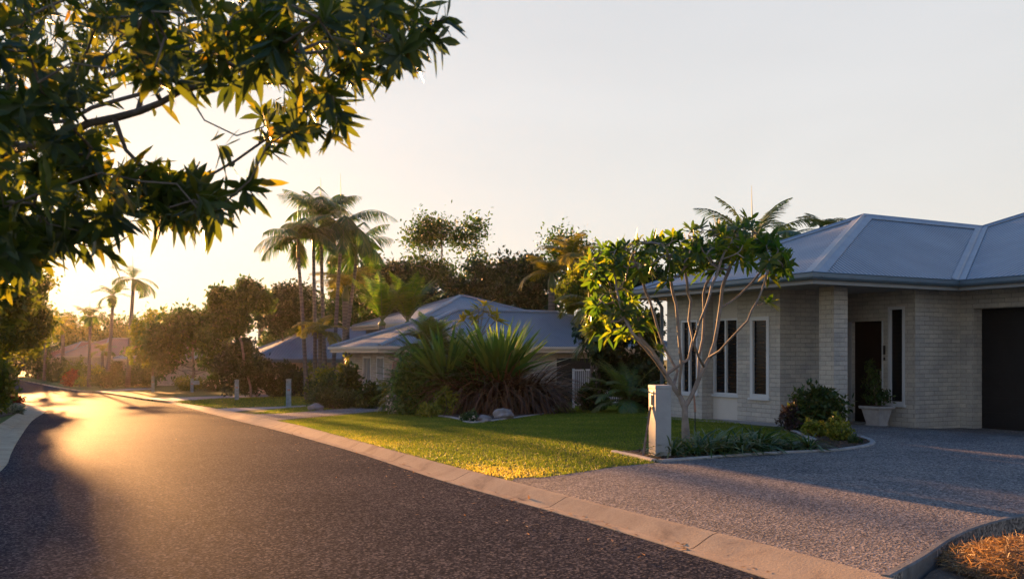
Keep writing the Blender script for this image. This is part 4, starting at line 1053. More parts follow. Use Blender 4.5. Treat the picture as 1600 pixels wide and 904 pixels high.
# ------------------------------------------------------------------ overhanging street tree, trunk just left of the view
fgb = np.array([-4.4, 3.9]); fgz = float(H(*fgb))+.1
fg = thing('street_tree', 'large overhanging tree with long glossy leaves filling the upper left', 'tree', (*fgb, fgz))
pts = []
def cloud(u, v, ru, rv, n_, dl=3.0, dh=4.6):
    dh += .7; n_ = int(n_*.9)
    for _ in range(n_):
        while True:
            a, b_ = RNG.uniform(-1, 1, 2)
            if a*a+b_*b_ <= 1: break
        pts.append(at(u+a*ru, v+b_*rv, RNG.uniform(dl, dh)))
cloud(60, 60, 200, 120, 150, 2.9, 5.2); cloud(300, 50, 170, 90, 105, 2.9, 5.0); cloud(470, 50, 130, 75, 66); cloud(580, 50, 90, 50, 26, 3.2, 4.4)
cloud(560, 110, 60, 40, 12, 3.2, 4.2); cloud(490, 175, 55, 38, 17, 3.2, 4.2); cloud(425, 205, 35, 30, 6, 3.2, 4.0); cloud(60, 220, 130, 70, 60, 3.0, 5.0)
cloud(200, 290, 130, 32, 44, 3.2, 4.4); cloud(310, 305, 75, 20, 17, 3.2, 4.2); cloud(50, 330, 80, 60, 34, 3.1, 4.6); cloud(30, 390, 60, 34, 22, 3.1, 4.4); cloud(-60, 300, 90, 200, 60, 3.0, 5.0); cloud(265, 335, 90, 24, 15, 3.2, 4.2); cloud(120, 350, 60, 32, 16, 3.2, 4.2)
pts += [at(u, v, d) for u, v, d in [(640, 70, 3.6), (672, 55, 3.5), (690, 62, 3.55), (700, 30, 3.5), (655, 15, 3.6), (615, 85, 3.7), (600, 20, 3.8), (540, 190, 3.6), (520, 215, 3.7), (385, 300, 3.6), (400, 285, 3.7), (360, 310, 3.8), (175, 395, 3.7), (5, 450, 3.6), (350, 230, 3.8), (620, 110, 3.7)]]
A_ = np.array(pts); 
# keep the openings through which the sky shows
uu = A_[:, 0]/A_[:, 1]*F+800; vv = HOR-(A_[:, 2]-CAMZ)/A_[:, 1]*F
gap = (((uu-275)/85)**2+((vv-205)/36)**2 < 1) | (((uu-400)/45)**2+((vv-262)/22)**2 < 1) | (((uu-180)/40)**2+((vv-72)/22)**2 < 1)
A_ = A_[~gap]
hi = np.array([fgb[0], fgb[1], 0])+rdir(160)*np.array([2.6, 2.2, 1.3])*(.4+.6*RNG.random((160, 1)))+np.array([.2, -.2, 5.2])
hi = hi[(hi[:, 2] > 4.2) & ~((hi[:, 0]/np.maximum(hi[:, 1], .1)*F+800 > 60) & (HOR-(hi[:, 2]-CAMZ)/np.maximum(hi[:, 1], .1)*F > -60))]
A2 = np.concatenate([A_, hi])
roots = [(*fgb, fgz-.1), (fgb[0]+.02, fgb[1], fgz+.6), (fgb[0]+.1, fgb[1]-.02, fgz+1.1), (fgb[0]+.25, fgb[1], fgz+1.55)]
nodes, par = grow(roots, A2, .13, .12, iters=150)
ch, r = skeleton(nodes, par, .0032, 2.35, rmax=.15)
mb = MB(); limbs(mb, nodes, par, ch, r, 7, wob=.008); mb.build('trunk', M['bark'], fg, True)
tipi = np.array([i for i in range(len(nodes)) if not ch[i]])
near_ = [int(((nodes-a)**2).sum(1).argmin()) for a in A2]
T_ = A2; dirs = np.array([nodes[i]-nodes[max(par[i], 0)] for i in near_])+RNG.normal(size=(len(A2), 3))*.02+np.array([.035, 0, -.005])
v1 = whorls(T_, dirs, 10, .122, .033, .15, ((0, .05), (.18, .5), (.45, 1), (.75, .72), (1, .02)), fold=.22, open_=.9)
sel = RNG.permutation(len(nodes))[:int(len(nodes)*.30)]; sel = [i for i in sel if r[i] < .02 and par[i] >= 0 and nodes[i][2] > 1.9]
if len(sel):
    u_ = nodes[sel][:, 0]/np.maximum(nodes[sel][:, 1], .1)*F+800; v_ = HOR-(nodes[sel][:, 2]-CAMZ)/np.maximum(nodes[sel][:, 1], .1)*F
    g_ = (((u_-275)/85)**2+((v_-205)/36)**2 < 1); sel = np.array(sel)[~g_]
v2 = whorls(nodes[sel], nodes[sel]-nodes[[par[i] for i in sel]], 3, .115, .032, .2, ((0, .05), (.18, .5), (.45, 1), (.75, .72), (1, .02)), fold=.22, open_=1.3)
v, q, tt = cat([v1, v2]); fast_mesh('crown', v, q, tt, M['fore'], fg, True); print('street tree leaves', len(tt)//15, 'nodes', len(nodes))

# ------------------------------------------------------------------ planting round the near house
bush('dark green rounded shrub in front of the porch column', 1276, 666, 112, 76, 520, 9, 'bush', lobes=8, seed=3, Y=17.5, dep=.6)
bush('small purple leaved shrub against the wall corner left of the porch shrub', 1232, 664, 36, 56, 130, 6, 'purple', lobes=3, seed=5, Y=17.6)
bush('lime green low bush on the left of the bed by the porch', 1276, 683, 44, 32, 150, 6, 'lime', lobes=4, seed=6)
bush('lime green low bush on the right end of the bed by the porch', 1315, 690, 46, 42, 190, 6, 'lime', lobes=5, seed=8)
bush('tiny green ground plant at the rounded tip of the bed', 1336, 694, 26, 13, 50, 5, 'bush', lobes=2, seed=9)
# shrub growing in the pot
pt = thing('potted_shrub', 'sparse leafy shrub growing in the cast stone pot', 'shrub', (px, py, pz+.43)); k = py/F
C = sphere_pts([((px-.10, py, pz+.95), (.16, .14, .30)), ((px+.0, py, pz+.62), (.27, .2, .14)), ((px-.14, py, pz+1.28), (.10, .1, .18)), ((px+.16, py, pz+.60), (.16, .16, .12))], 150, .2)
mb = MB()
for i in range(7): j = C[i*9]; mb.tube([(px, py, pz+.40), ((px*2+j[0])/3, (py*2+j[1])/3, pz+.43+(j[2]-pz-.43)*.6), j], [.012, .009, .003], 5, cap=False)
mb.build('stems', M['bark'], pt); v, q, tt = leafcloud(C, .035, 6, .075, .035); fast_mesh('foliage', v, q, tt, M['bush'], pt)
# strappy border tufts
tuft_pts = [(1052, 712, 1.0), (1072, 706, .8), (1090, 711, 1.1), (1112, 709, 1.15), (1103, 702, .9), (1135, 708, 1.05), (1150, 702, .9), (1163, 707, 1.15), (1188, 704, 1.2), (1178, 698, .9), (1205, 703, 1.0), (1243, 702, .75), (1268, 702, .9), (1222, 698, .6)]
proto = []
for i in range(3):
    proto.append(straps('border_tuft', 'green strappy tuft in the border between frangipani and driveway', (0, 0, 0), 80, .60, .030, 'lirio', .45, 1.5, 1.05, 'plant', 'strappy tufts in the border', seed=20+i, r0=.06))
for i, (u, v, s) in enumerate(tuft_pts):
    x, y = G(u, v, .12); src = proto[i % 3]
    o = src if i < 3 else src.copy()
    if i >= 3:
        COL.objects.link(o); c = src.children[0].copy(); COL.objects.link(c); c.parent = o
    o.location = (x, y+.12, float(H(x, y))+.115); o.rotation_euler = (0, 0, i*1.7); o.scale = (s, s, s*.92)
lab = {11: 'small pale tuft in the gap right of the strappy row', 12: 'dark compact tuft at the right end of the strappy border', 0: 'strappy tuft with yellowing leaves against the concrete letterbox', 13: 'lowest faded tuft behind the gap in the strappy border'}
border = [o for o in COL.objects if o.name.startswith('border_tuft')]
order = sorted(border, key=lambda o: o.location.x)

# big mixed clump on the left of the front lawn
x, y = G(700, 648); zz = float(H(x, y))+.12
xb, yb = G(675, 645)
cyc = thing('cycad', 'big feathery dark green clump at the left of the front garden bed', 'plant', (xb, yb+1.2, float(H(xb, yb+1.2))+.1)); k = yb/F
parts = []; mr = MB()
for j, (du, dv, n_, LL, up) in enumerate([(0, 30, 50, 1.75, .6), (-34, 25, 40, 1.4, .55), (28, 70, 40, 1.5, .75), (-8, 100, 36, 1.3, .8), (5, 10, 30, 1.6, .5), (40, 35, 32, 1.4, .7), (-20, 70, 30, 1.3, .6)]):
    pp, m2 = fronds(n_, LL, up, 1.0, .30, .036, 40, seed=40+j, hang=.15, cup=.35, rach=.014, leafdroop=.2)
    c0_ = np.array([xb+du*k, yb+.7+.12*j, zz+dv*k]); parts += [(v+c0_, q, t_) for v, q, t_ in pp]
    for V in m2.V: pass
    m2.V = [V+c0_ for V in m2.V]; mr.V += m2.V; mr.T += m2.T; mr.Fq += [tuple(i+mr.n for i in f) for f in m2.Fq]; mr.uv += m2.uv; mr.n += m2.n
v, q, tt = cat(parts); cr = fast_mesh('foliage', v, q, tt, M['cycad'], cyc); mr.build('frond_stems', M['shaft'], cr)
mb = MB(); mb.tube([(xb, yb+1.2, zz-.1), (xb, yb+1.2, zz+.9)], [.16, .12], 10); mb.build('trunk', M['bark'], cyc)
xg, yg = G(755, 650)
straps('giant_strap_plant', 'tall upright blue green strap leaved plant rising behind the bronze clump', (xg+.35, yg+1.9, float(H(xg, yg))+.95), 210, 1.85, .12, 'cycad', .5, 1.5, .26, seed=61, r0=.45)
x2, y2 = G(700, 648)
straps('giant_strap_plant', 'tall green strap leaved plant left of the other one, between it and the ferny clump', (x2-.15, y2+.9, float(H(x2, y2))+.95), 230, 1.75, .10, 'cycad', .35, 1.5, .32, seed=62, r0=.45)
xr, yr = G(782, 648)
fl = thing('bronze_flax', 'wide bronze brown clump of drooping strap leaves in the front bed', 'plant', (xr, yr+1.1, float(H(xr, yr))+.12)); parts = []
for j, (dx, dy, s, nn_) in enumerate([(0, 0, 1.0, 420), (-.65, .1, .95, 300), (.55, .1, .95, 300), (.95, .2, .72, 160), (-1.05, .3, .7, 150)]):
    parts.append(straps('', '', (xr+dx, yr+1.1+dy, float(H(xr, yr))+.12), int(nn_*1.9), 2.35*s, .045, 'flax', .85, 1.55, 1.38, seed=70+j, r0=.4, build=False, bend=1.25))
v, q, tt = cat(parts); fast_mesh('leaves', v, q, tt, M['flax'], fl)
bush('low silvery bush with white flowers at the left tip of the front bed', 633, 647, 62, 34, 170, 5, 'silver', name='flowering_bush', lobes=4, flowers=90, seed=11)
bush('dark glossy low bush behind the silvery bush', 655, 645, 34, 38, 110, 6, 'bush', lobes=3, seed=12)
bush('yellow leaved low bush at the front left of the feathery clump', 672, 652, 42, 26, 130, 6, 'lime', lobes=3, seed=13)
bush('lime shrub climbing under the feathery clump', 700, 650, 46, 52, 150, 7, 'lime', lobes=4, seed=14)
bush('small bush with tiny white flowers beside the flat rock', 730, 659, 30, 18, 90, 5, 'bush', name='flowering_bush', lobes=3, flowers=22, seed=15)
xk, yk = G(748, 640); yk += 3.0; ky = yk/F
yt = thing('yellow_frangipani', 'young yellow leaved frangipani poking above the big clumps', 'tree', (xk, yk, float(H(xk, yk))+.1))
tp = [at(748, 482, yk), at(757, 476, yk+.2), at(735, 492, yk-.1), at(768, 490, yk+.1), at(742, 500, yk), at(724, 500, yk), at(775, 500, yk+.2)]
mb = MB(); j0 = at(748, 530, yk)
mb.tube([(xk, yk, float(H(xk, yk))), at(747, 580, yk), j0], [.06, .05, .04], 7)
for t_ in tp: mb.tube([j0, (j0+t_)/2+np.array([0, 0, .03]), t_], [.03, .024, .018], 6)
mb.build('trunk', M['frangibark'], yt, True)
v, q, tt = whorls(np.array(tp), np.array([t_-j0 for t_ in tp]), 15, .50, .13, .25, prof_l); fast_mesh('crown', v, q, tt, M['yellow'], yt, True)
bush('dense dark green ferny mound filling the left of the front bed', 664, 644, 104, 112, 700, 9, 'cycad', lobes=6, seed=16, Y=25.4, dep=.4)
bush('dark leafy mound between the ferny clump and the bronze clump', 735, 646, 90, 100, 420, 9, 'bush', lobes=5, seed=17, Y=25.2, dep=.5)
# dark planting between the houses
tree_px('tree', 'dark dense shrub tree between the two houses behind the frangipani', 985, 27, [(985, 570, 55, 50), (940, 540, 38, 40), (1010, 520, 30, 45), (990, 600, 50, 35)], 620, 12, 8, 'tree_dark', cat_='tree', fork=.3)
yq = 24.6; xq = (990-800)/F*yq
cy2 = thing('cycad', 'dark low cycad with arching fronds at the back edge of the lawn', 'plant', (xq, yq+1, float(H(xq, yq))+.1))
pp, m2 = fronds(46, 1.6, .75, 1.2, .26, .03, 40, seed=91, hang=.1, cup=.3, rach=.014); c0_ = np.array([xq, yq+1, float(H(xq, yq))+.35])
v, q, tt = cat([(a+c0_, b_, c_) for a, b_, c_ in pp]); cr = fast_mesh('fronds', v, q, tt, M['cycad'], cy2); m2.V = [V+c0_ for V in m2.V]; m2.build('frond_stems', M['shaft'], cr)
mb = MB(); mb.tube([(xq, yq+1, float(H(xq, yq))), (xq, yq+1, float(H(xq, yq))+.4)], [.16, .13], 10); mb.build('trunk', M['bark'], cy2)
bush('glossy dark shrub in front of the white bar fence', 925, 637, 56, 44, 260, 8, 'bush', lobes=6, seed=22, Y=26.8)
bush('dark shrub at the left end of the near house wall', 1022, 637, 54, 70, 260, 8, 'tree_dark', lobes=5, seed=23, Y=25.5)
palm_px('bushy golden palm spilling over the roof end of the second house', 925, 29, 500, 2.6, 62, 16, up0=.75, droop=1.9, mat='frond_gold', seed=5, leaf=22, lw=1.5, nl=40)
palm_px('feathery palm with a long drooping frond left of the frangipani', 935, 27, 545, 4, 50, 16, up0=.6, droop=1.7, mat='frond', seed=15, leaf=20, lw=1.4, nl=36)

# ------------------------------------------------------------------ planting along the second house and the verge
bush('long low clipped dark hedge beside the neighbouring driveway', 528, 638, 104, 30, 560, 5, 'bush', name='hedge', cat_='hedge', lobes=9, seed=31, squash=True, dep=.35)
bush('rounded yellow tipped hedge shrub right of the tallest letterbox pillar', 476, 617, 42, 48, 240, 5, 'lime', lobes=4, seed=32)
bush('lime topped shrub above the dark hedge at the foot of the slender palms', 505, 622, 60, 56, 240, 6, 'lime', lobes=5, seed=33, Y=44)
bush('dark green shrub mass right of the lime topped shrub', 520, 628, 90, 48, 330, 6, 'bush', lobes=6, seed=34, Y=41)
bush('tall dark shrub under the eave corner of the second house', 545, 632, 48, 78, 260, 7, 'bush', lobes=6, seed=35, Y=34)
bush('golden leaved spindly shrub under the eave corner', 540, 628, 34, 92, 90, 7, 'lime', lobes=3, seed=36, Y=36)
bush('dark shrub in front of the second house windows', 578, 628, 40, 48, 170, 7, 'bush', lobes=4, seed=37, Y=31)
bush('yellow leaved bush in a dark bowl beside the neighbouring driveway', 597, 636, 46, 44, 190, 6, 'lime', lobes=4, seed=38)
bush('round ball shaped bush standing on the far lawn', 430, 618, 25, 27, 170, 4.5, 'bush', lobes=1, seed=39, dep=1)
bush('golden bush touching the slim letterbox pillar hedge line', 448, 614, 22, 26, 90, 5, 'tree_gold', lobes=3, seed=40)
tree_px('tree', 'broad dark shrub tree in front of the third house', 400, 51, [(395, 585, 48, 34), (438, 592, 34, 28), (362, 570, 28, 38), (462, 596, 26, 22), (378, 555, 22, 25)], 520, 10, 6, 'tree_dark', fork=.2)
bush('low flowering hedge shrub left of the slim pillar', 332, 611, 42, 28, 200, 4.5, 'bush', name='flowering_bush', lobes=4, flowers=30, seed=41)
bush('golden low hedge under the broad leafy tree', 300, 610, 60, 24, 200, 4.5, 'tree_gold', lobes=5, seed=42, dep=.4)
tree_px('tree', 'broad leafy street tree behind the short letterbox post', 300, 66, [(285, 532, 58, 50), (335, 525, 45, 42), (305, 505, 40, 24), (255, 555, 35, 35), (340, 565, 35, 30)], 620, 9, 6, 'tree', fork=.25)
tree_px('tree', 'smaller round street tree with golden edges left of the broad leafy tree', 238, 76, [(240, 545, 34, 40), (255, 510, 30, 28), (225, 520, 22, 25)], 300, 9, 5.5, 'tree_gold', fork=.3)
tree_px('tree', 'tall wispy tree rising above the broad leafy street tree', 392, 50, [(382, 460, 20, 26), (386, 488, 30, 28), (368, 510, 22, 26), (402, 474, 22, 24), (362, 480, 20, 36), (350, 505, 20, 40), (340, 480, 16, 30)], 700, 10, 6, 'tree', fork=.3)
palm_px('bushy dark palm behind the third house', 408, 78, 500, 4, 60, 16, up0=.9, droop=1.6, seed=8, nl=26, leaf=18)
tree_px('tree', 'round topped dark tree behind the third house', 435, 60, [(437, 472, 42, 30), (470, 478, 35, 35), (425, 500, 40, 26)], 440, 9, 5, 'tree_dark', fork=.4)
# far gardens on the left
bush('clipped green hedge behind the distant verge palm', 165, 606, 66, 26, 260, 4, 'bush', name='hedge', cat_='hedge', lobes=7, seed=51, squash=True, dep=.4)
bush('red leaved shrub left of the distant clipped hedge', 108, 604, 28, 30, 150, 4, 'red', lobes=3, seed=52)
bush('lime green bush between the red shrub and the clipped hedge', 124, 604, 22, 18, 90, 4, 'lime', lobes=3, seed=53)
bush('small dark ball bush near the end of the street', 84, 597, 26, 20, 120, 3.5, 'bush', lobes=2, seed=54)
bush('dark hedge shrub below the distant pale roof', 215, 604, 62, 44, 300, 4.5, 'bush', name='hedge', cat_='hedge', lobes=6, seed=55, dep=.4)
palm_px('tallest lone palm on the distant left verge', 199, 80, 455, 2.6, 44, 12, utop=208, up0=.55, droop=1.5, seed=2, nl=24, leaf=13, lw=1.3, spears=1)
palm_px('second lone palm left of the tallest verge palm', 167, 88, 478, 2.3, 34, 11, utop=176, up0=.6, droop=1.6, seed=12, nl=22, leaf=11, lw=1.2, spears=1)
palm_px('slender palm in front of the distant clipped hedge', 139, 82, 508, 2.0, 30, 12, utop=141, up0=.8, droop=1.7, seed=22, nl=22, leaf=11, lw=1.2, spears=1)
palm_px('slender palm closest to the end of the street', 69, 104, 505, 1.8, 28, 11, utop=72, up0=.7, droop=1.6, seed=32, nl=20, leaf=10, lw=1.2)
palm_px('short bushy palm left of the red tiled roofs', 98, 112, 520, 2.5, 30, 14, up0=.8, droop=1.7, mat='frond_gold', seed=42, nl=20, leaf=10, lw=1.2)
palm_px('low golden palm in front of the red tiled roofs', 160, 100, 555, 2, 26, 13, up0=.8, droop=1.6, mat='frond_gold', seed=52, nl=20, leaf=9, lw=1.2)
# slender palm group
for i, (ub, ut, vt, n_, Lp, lb_, sp_) in enumerate([
    (480, 466, 402, 9, 60, 'slender grey trunked palm on the left of the group, its fronds hanging farthest left', 1),
    (492, 490, 392, 9, 52, 'second slender palm of the group with an upright spear leaf', 1),
    (517, 533, 380, 11, 78, 'slender palm with the fullest crown leading the group', 1),
    (509, 502, 370, 9, 62, 'tallest slender palm with a spiky narrow top in the group', 1),
    (532, 556, 412, 8, 58, 'shorter slender palm on the right of the group', 0)]):
    palm_px(lb_, ub, 46+i*1.1, vt, 2.5, Lp*1.2, n_+5, utop=ut, up0=.55 if i != 3 else 1.0, droop=1.55, seed=100+i, nl=34, leaf=24, lw=1.9, spears=sp_, hang=.55, cup=.15, group='slender palms left of the second house')
palm_px('low clumping palm between the slender trunks', 500, 46, 520, 3, 48, 16, up0=.8, droop=1.8, mat='frond_gold', seed=120, nl=30, leaf=16, shaft=False)
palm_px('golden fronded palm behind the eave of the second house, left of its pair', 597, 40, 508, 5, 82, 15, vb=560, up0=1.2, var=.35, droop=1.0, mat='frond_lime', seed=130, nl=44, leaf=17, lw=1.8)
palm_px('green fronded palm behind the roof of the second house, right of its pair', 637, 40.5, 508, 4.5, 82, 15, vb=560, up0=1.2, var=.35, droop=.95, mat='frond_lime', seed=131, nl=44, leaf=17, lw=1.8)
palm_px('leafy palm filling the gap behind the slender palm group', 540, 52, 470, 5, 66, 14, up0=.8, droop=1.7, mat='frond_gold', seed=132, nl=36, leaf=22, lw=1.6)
# trees behind the houses
tree_px('gum_tree', 'tall open crowned tree with bare forked limbs above the second house', 712, 70, [(700, 355, 38, 24), (735, 370, 28, 30), (655, 372, 34, 26), (660, 430, 38, 32), (745, 420, 22, 30), (690, 440, 40, 24)], 400, 9, 5.0, 'tree', fork=.35, shell=.3, spread=.40)
tree_px('tree', 'dark rounded tree right of the tall open crowned tree', 765, 66, [(765, 430, 40, 35), (740, 465, 45, 30), (800, 440, 35, 38)], 420, 10, 6, 'tree_dark', fork=.3)
tree_px('tree', 'dark dense tree in the middle of the skyline', 820, 62, [(820, 435, 38, 36), (845, 465, 40, 40), (800, 470, 40, 30)], 400, 10, 6, 'tree_dark', fork=.3)
tree_px('tree', 'wispy thin topped tree above the golden palms', 885, 64, [(888, 388, 32, 26), (905, 400, 26, 24), (870, 420, 28, 25), (900, 440, 40, 35)], 260, 8, 5, 'tree', fork=.35, shell=.1, spread=.45)
tree_px('tree', 'dark tree filling the skyline behind the golden pair of palms', 590, 72, [(575, 435, 45, 32), (620, 440, 45, 34), (600, 480, 60, 35)], 460, 10, 6, 'tree_dark', fork=.3)
tree_px('tree', 'brown green tree behind the slender palm trunks', 545, 66, [(550, 455, 35, 35), (520, 500, 45, 45), (570, 500, 30, 40)], 400, 9, 6, 'tree', fork=.3)
tree_px('tree', 'mid green tree low behind the palm trunks', 470, 74, [(465, 520, 45, 38), (440, 535, 30, 30)], 300, 9, 6, 'tree', fork=.3)
tree_px('tree', 'leafy tree between skyline and roof of the house behind', 690, 60, [(700, 485, 55, 28), (650, 480, 40, 35)], 340, 9, 6, 'tree_dark', fork=.3)
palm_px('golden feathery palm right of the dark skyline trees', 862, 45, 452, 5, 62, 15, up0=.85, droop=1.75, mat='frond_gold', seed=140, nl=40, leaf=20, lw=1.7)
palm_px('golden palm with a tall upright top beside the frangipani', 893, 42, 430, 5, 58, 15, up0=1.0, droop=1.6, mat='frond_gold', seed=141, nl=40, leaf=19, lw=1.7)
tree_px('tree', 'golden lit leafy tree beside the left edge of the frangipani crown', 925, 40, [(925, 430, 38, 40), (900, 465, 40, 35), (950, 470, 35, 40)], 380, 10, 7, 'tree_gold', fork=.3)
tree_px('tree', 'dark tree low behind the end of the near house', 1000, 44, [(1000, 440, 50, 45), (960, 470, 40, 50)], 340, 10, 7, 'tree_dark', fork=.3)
# coconut palm behind the near house
Yc = 33; top = at(1176, 398, Yc); bx = top[0]+.2
palm('coconut_palm', 'large coconut palm with arching fronds rising behind the near house roof', (bx, Yc, float(H(bx, Yc))+.1), top, .22, .13, 13, 2.9, .72, .065, 60, mat='frond', shaft=False, seed=7, rach=.035,
     az=[3.3, 2.9, .1, .4, 0, -.2, .3, -.5, 3.2, -1.2, 1.6, -2.4, 3.6], el=[1.15, 1.4, 1.45, 1.3, .95, .65, .35, .3, .5, .6, .4, .5, .1], spears=1, hang=.2, cup=.25)
palm_px('small palm tip just showing left of the near house ridge', 1283, 36, 385, 4, 46, 9, up0=.9, droop=1.3, seed=151, nl=30, leaf=15, mat='frond_gold')
palm_px('second leafy palm between the coconut palm and the near house roof', 1225, 35, 402, 4, 62, 15, up0=.7, droop=1.3, seed=152, nl=34, leaf=18, mat='frond')

# left side of the street
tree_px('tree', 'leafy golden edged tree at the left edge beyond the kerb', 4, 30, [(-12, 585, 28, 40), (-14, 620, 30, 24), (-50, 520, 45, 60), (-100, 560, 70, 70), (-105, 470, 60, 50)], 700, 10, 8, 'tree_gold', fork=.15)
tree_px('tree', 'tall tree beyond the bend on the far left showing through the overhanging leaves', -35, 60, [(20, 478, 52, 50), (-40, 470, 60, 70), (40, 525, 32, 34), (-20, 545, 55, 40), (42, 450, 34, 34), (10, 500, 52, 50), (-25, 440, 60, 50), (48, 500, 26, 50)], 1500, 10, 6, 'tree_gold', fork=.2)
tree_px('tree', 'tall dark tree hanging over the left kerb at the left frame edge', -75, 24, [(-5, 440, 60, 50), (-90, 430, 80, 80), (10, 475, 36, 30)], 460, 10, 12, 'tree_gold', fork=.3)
tree_px('tree', 'second tall tree farther outside the left edge', -240, 24, [(-240, 460, 120, 100), (-200, 380, 80, 60)], 420, 10, 12, 'tree', fork=.3)
bush('low silver leaved plant at the tip of the left kerb garden', 22, 646, 36, 16, 90, 7, 'silver', lobes=3, seed=71)
bush('small dark shrub at the left frame edge behind the silver plant', 4, 640, 26, 30, 110, 7, 'bush', lobes=3, seed=72)
bush('reddish ground cover between kerb and dark shrub', 26, 630, 30, 12, 70, 6, 'red', lobes=3, seed=73)
for u_, v_, w_, h_, n__, Y_, mt_, lb_ in [(185, 585, 50, 44, 260, 90, 'bush', 'leafy garden mass under the distant pale roof'), (122, 590, 50, 40, 240, 97, 'tree_gold', 'golden shrubs hiding the wall below the red tiled roof'),
        (60, 592, 46, 60, 260, 112, 'tree', 'shrubby trees left of the red tiled roofs'), (232, 590, 44, 52, 240, 80, 'bush', 'tall shrub mass right of the tallest lone palm'), (92, 590, 36, 44, 200, 104, 'bush', 'garden trees behind the red leaved shrub'), (150, 580, 34, 34, 160, 94, 'lime', 'pale green shrub between the distant roofs')]:
    bush(lb_, u_, v_, w_, h_, n__, 4.5, mt_, Y=Y_, lobes=5, name='shrub')
# street end and far tree line
r_ = random.Random(5)
far = [(-40, 128, 500, 'tree_gold', 'hazy tree at the far left end of the tree line'), (25, 134, 498, 'tree', 'hazy tree closing the end of the street'), (62, 132, 490, 'tree_gold', 'hazy golden tree behind the palm nearest the street end'),
       (95, 140, 486, 'tree', 'tall hazy tree behind the short bushy palm'), (130, 138, 490, 'tree_gold', 'hazy tree behind the slender hedge palm'), (165, 135, 494, 'tree', 'hazy rounded tree behind the second lone palm'),
       (205, 128, 492, 'tree', 'hazy tree behind the trunk of the tallest lone palm'), (245, 120, 488, 'tree_gold', 'hazy tree above the pale lit roof'), (290, 112, 478, 'tree', 'hazy tree above the small round street tree'), (335, 108, 484, 'tree', 'hazy tree between the broad leafy tree and the wispy tree')]
for u, Y, vt, mt, lb_ in far:
    tree_px('tree', lb_, u, Y, [(u+r_.uniform(-8, 8), vt+22, 24, 22), (u+r_.uniform(-14, 14), vt+48, 30, 30), (u+r_.uniform(-20, 20), vt+72, 32, 26)], 260, 8, 4.2, mt, fork=.2, group='far tree line')
sd = np.array([G(u, 596) for u in (-60, 0, 60)])
tree_px('tree', 'broad dark tree mass at the bend where the street ends', 45, 126, [(30, 560, 50, 30), (0, 550, 45, 38), (75, 560, 30, 28)], 420, 9, 4.2, 'tree_dark', fork=.15)

# straw heap bottom right
sx0, sy0 = 4.02, 6.75
st = thing('straw_heap', 'heap of dry golden straw mulch on the bare soil by the driveway edging', 'straw heap', (sx0, sy0, 0))
P = []; n_ = 11000; a = RNG.uniform(0, 2*math.pi, n_); rr = np.sqrt(RNG.random(n_)); P = np.column_stack([sx0+.85*rr*np.cos(a), sy0+.75*rr*np.sin(a), .02+.24*np.cos(rr*1.45)*RNG.random(n_)**.35])
D = rdir(n_)*np.array([1, 1, .45]); v, q, tt = leaves(P, D, rdir(n_), RNG.uniform(.03, .11, n_), .005, prof=((0, .8), (.5, 1), (1, .4)), droop=.2); fast_mesh('straw', v, q, tt, M['straw'], st)
mb = MB(); V = []; Fc = []
for i in range(7):
    for j in range(18): t_ = i/6; an = j/18*2*math.pi; V.append((sx0+.8*t_*math.cos(an), sy0+.7*t_*math.sin(an), .21*math.cos(t_*1.5)))
for i in range(6):
    for j in range(18): Fc.append((i*18+j, (i+1)*18+j, (i+1)*18+(j+1) % 18, i*18+(j+1) % 18))
mb.add(V, Fc); mb.build('core', M['soil'], st)
# loose litter on the soil
n_ = 900; xs = RNG.uniform(2.6, 7, n_); ys = RNG.uniform(3.8, 9.5, n_); k = inside(np.column_stack([xs, ys]), [(p[0]+.1, p[1]-.1) for p in dr_edge]+[(3, 2), (9, 2), (11, 9)])
P = np.column_stack([xs, ys, np.full(n_, .03)])[k]; v, q, tt = leaves(P, rdir(len(P))*np.array([1, 1, .2]), rdir(len(P))+np.array([0, 0, 2]), RNG.uniform(.04, .14, len(P)), .008, prof=((0, .8), (.5, 1), (1, .4)))
o = fast_mesh('leaf_litter', v, q, tt, M['straw']); o['kind'] = 'stuff'
# fallen leaves along the gutter and on the road
n_ = 260; tt_ = RNG.random(n_); rl = np.array([p for p in r_in if 4 < p[1] < 40]); ix = (tt_*(len(rl)-1)).astype(int)
P2 = rl[ix]*(1-(tt_*(len(rl)-1)-ix)[:, None])+rl[np.minimum(ix+1, len(rl)-1)]*(tt_*(len(rl)-1)-ix)[:, None]+np.column_stack([-np.abs(RNG.normal(size=n_))**2*.35+.12, RNG.normal(size=n_)*.1])
P3 = np.column_stack([P2, H(P2[:, 0], P2[:, 1])+.014]); v, q, tt = leaves(P3, rdir(n_)*np.array([1, 1, .15]), np.tile([0, 0, 1.], (n_, 1)), RNG.uniform(.03, .08, n_), .022, prof=((0, .1), (.4, 1), (1, .05)), fold=.3)
o = fast_mesh('fallen_leaves', v, q, tt, M['straw']); o['kind'] = 'stuff'
# mulch litter in the beds
def litter(poly, n_, off, mat, sz, name='bark_chips'):
    A = np.array(poly); p = RNG.uniform(A.min(0), A.max(0), (n_, 2)); p = p[inside(p, poly)]
    P = np.column_stack([p, H(p[:, 0], p[:, 1])+off]); v, q, tt = leaves(P, rdir(len(P))*np.array([1, 1, .25]), rdir(len(P))+np.array([0, 0, 2]), RNG.uniform(.5, 1.3, len(P))*sz, sz*.4, prof=((0, .6), (.5, 1), (1, .5)))
    o = fast_mesh(name, v, q, tt, M[mat]); o['kind'] = 'stuff'
litter(bed_poly, 4200, .128, 'flax', .05); litter(bigbed, 2500, .14, 'flax', .06)

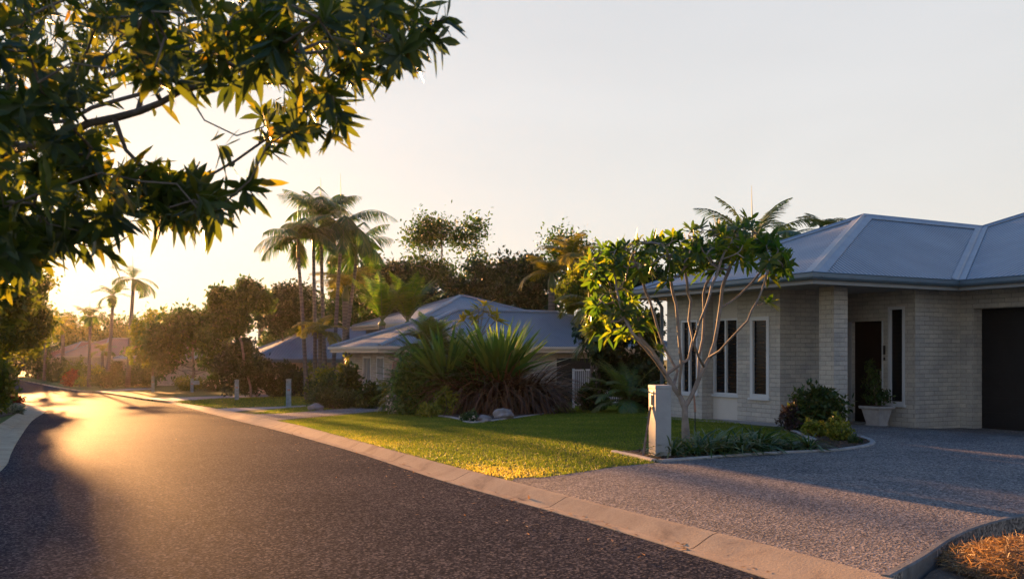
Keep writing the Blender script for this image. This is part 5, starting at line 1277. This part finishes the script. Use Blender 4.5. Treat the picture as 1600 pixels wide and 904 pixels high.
# ------------------------------------------------------------------ grass blades
BARE = G(772, 738)
def grass(poly, dens_, hgt, wid, per=3, name='grass'):
    A = np.array(poly); x0, y0 = A.min(0); x1, y1 = A.max(0); n_ = int((x1-x0)*(y1-y0)*dens_)
    p = RNG.uniform((x0, y0), (x1, y1), (n_, 2)); p = p[inside(p, poly)]
    n_ = len(p); p = np.repeat(p, per, 0)+RNG.normal(size=(n_*per, 2))*.012; n_ = len(p)
    P = np.column_stack([p, H(p[:, 0], p[:, 1])+.098]); D = rdir(n_)*np.array([.75, .75, .1])+np.array([0, 0, 1.])
    f = .5+.5*np.sin(p[:, 0]*1.9+np.sin(p[:, 1]*1.3)*2)*np.sin(p[:, 1]*2.3+1)
    v, q, tt = leaves(P, D, rdir(n_), hgt*RNG.uniform(.5, 1.25, n_), wid, prof=((0, 1), (.6, .8), (1, .1)), tint=np.clip(.15+.3*f+.25*RNG.normal(size=n_)+.9*np.exp(-((p[:, 0]-BARE[0])**2+(p[:, 1]-BARE[1])**2)/.35)+.5*np.exp(-((p[:, 0]-BARE[0]+3)**2+(p[:, 1]-BARE[1]-4)**2)/1.5), 0, 1))
    o = fast_mesh(name, v, q, tt, M['grassblade']); o['kind'] = 'stuff'
near_poly = [p for p in dr_left[:11]]+[G(1024, 719), G(966, 706), G(1000, 702), G(1040, 702), G(1120, 698), G(1216, 694), G(1262, 688.5), G(1225, 673), G(1125, 657), G(1045, 650), G(1000, 632), G(900, 634), G(866, 640), G(850, 647), G(810, 653), G(765, 659), G(735, 662), G(722, 657), G(700, 653), G(640, 648), G(600, 642.5), G(525, 650), G(434, 657.5), G(592, 697.5)]
# kerb side follows the kerb line exactly
ks = [p for p in r_out if G(800, 752)[1] < p[1] < G(434, 657)[1]]
near_poly = dr_left[:7]+near_poly[11:-1]+ks[::-1]
grass(near_poly, 760, .031, .0070)
grass([G(u, v) for u, v in [(488, 642.2), (440, 646), (393, 647), (446, 637.4), (478, 635.4), (520, 638)]], 150, .05, .014)
grass([G(u, v) for u, v in [(342, 637.8), (272, 627.3), (290, 625.7), (342, 622.3), (430, 619.8), (520, 619), (520, 632), (446, 634.6)]], 60, .06, .02)
grass([G(u, v) for u, v in [(100, 700), (13, 655.5), (-20, 672), (-300, 900), (-400, 700), (-90, 651), (0, 652.5), (25, 646), (36, 637)]] if 0 else [p for p in l_out if 4 < p[1] < 20][::1]+[(-18, 20), (-12, 4)], 120, .05, .012)

# ------------------------------------------------------------------ haze: the warm evening air
bpy.context.view_layer.update()
hb = MB(); hb.box((0, 75, 9), (175, 100, 14.5)); hz_o = hb.build('haze', M['black']); hz_o['kind'] = 'stuff'
m = bpy.data.materials.new('haze'); m.use_nodes = True; n = m.node_tree; n.nodes.clear()
out = n.nodes.new('ShaderNodeOutputMaterial'); pv = n.nodes.new('ShaderNodeVolumePrincipled')
pv.inputs['Color'].default_value = (.95, .86, .72, 1); pv.inputs['Density'].default_value = HAZE_DENSITY; pv.inputs['Anisotropy'].default_value = .72
n.links.new(pv.outputs[0], out.inputs['Volume']); hz_o.data.materials.clear(); hz_o.data.materials.append(m)
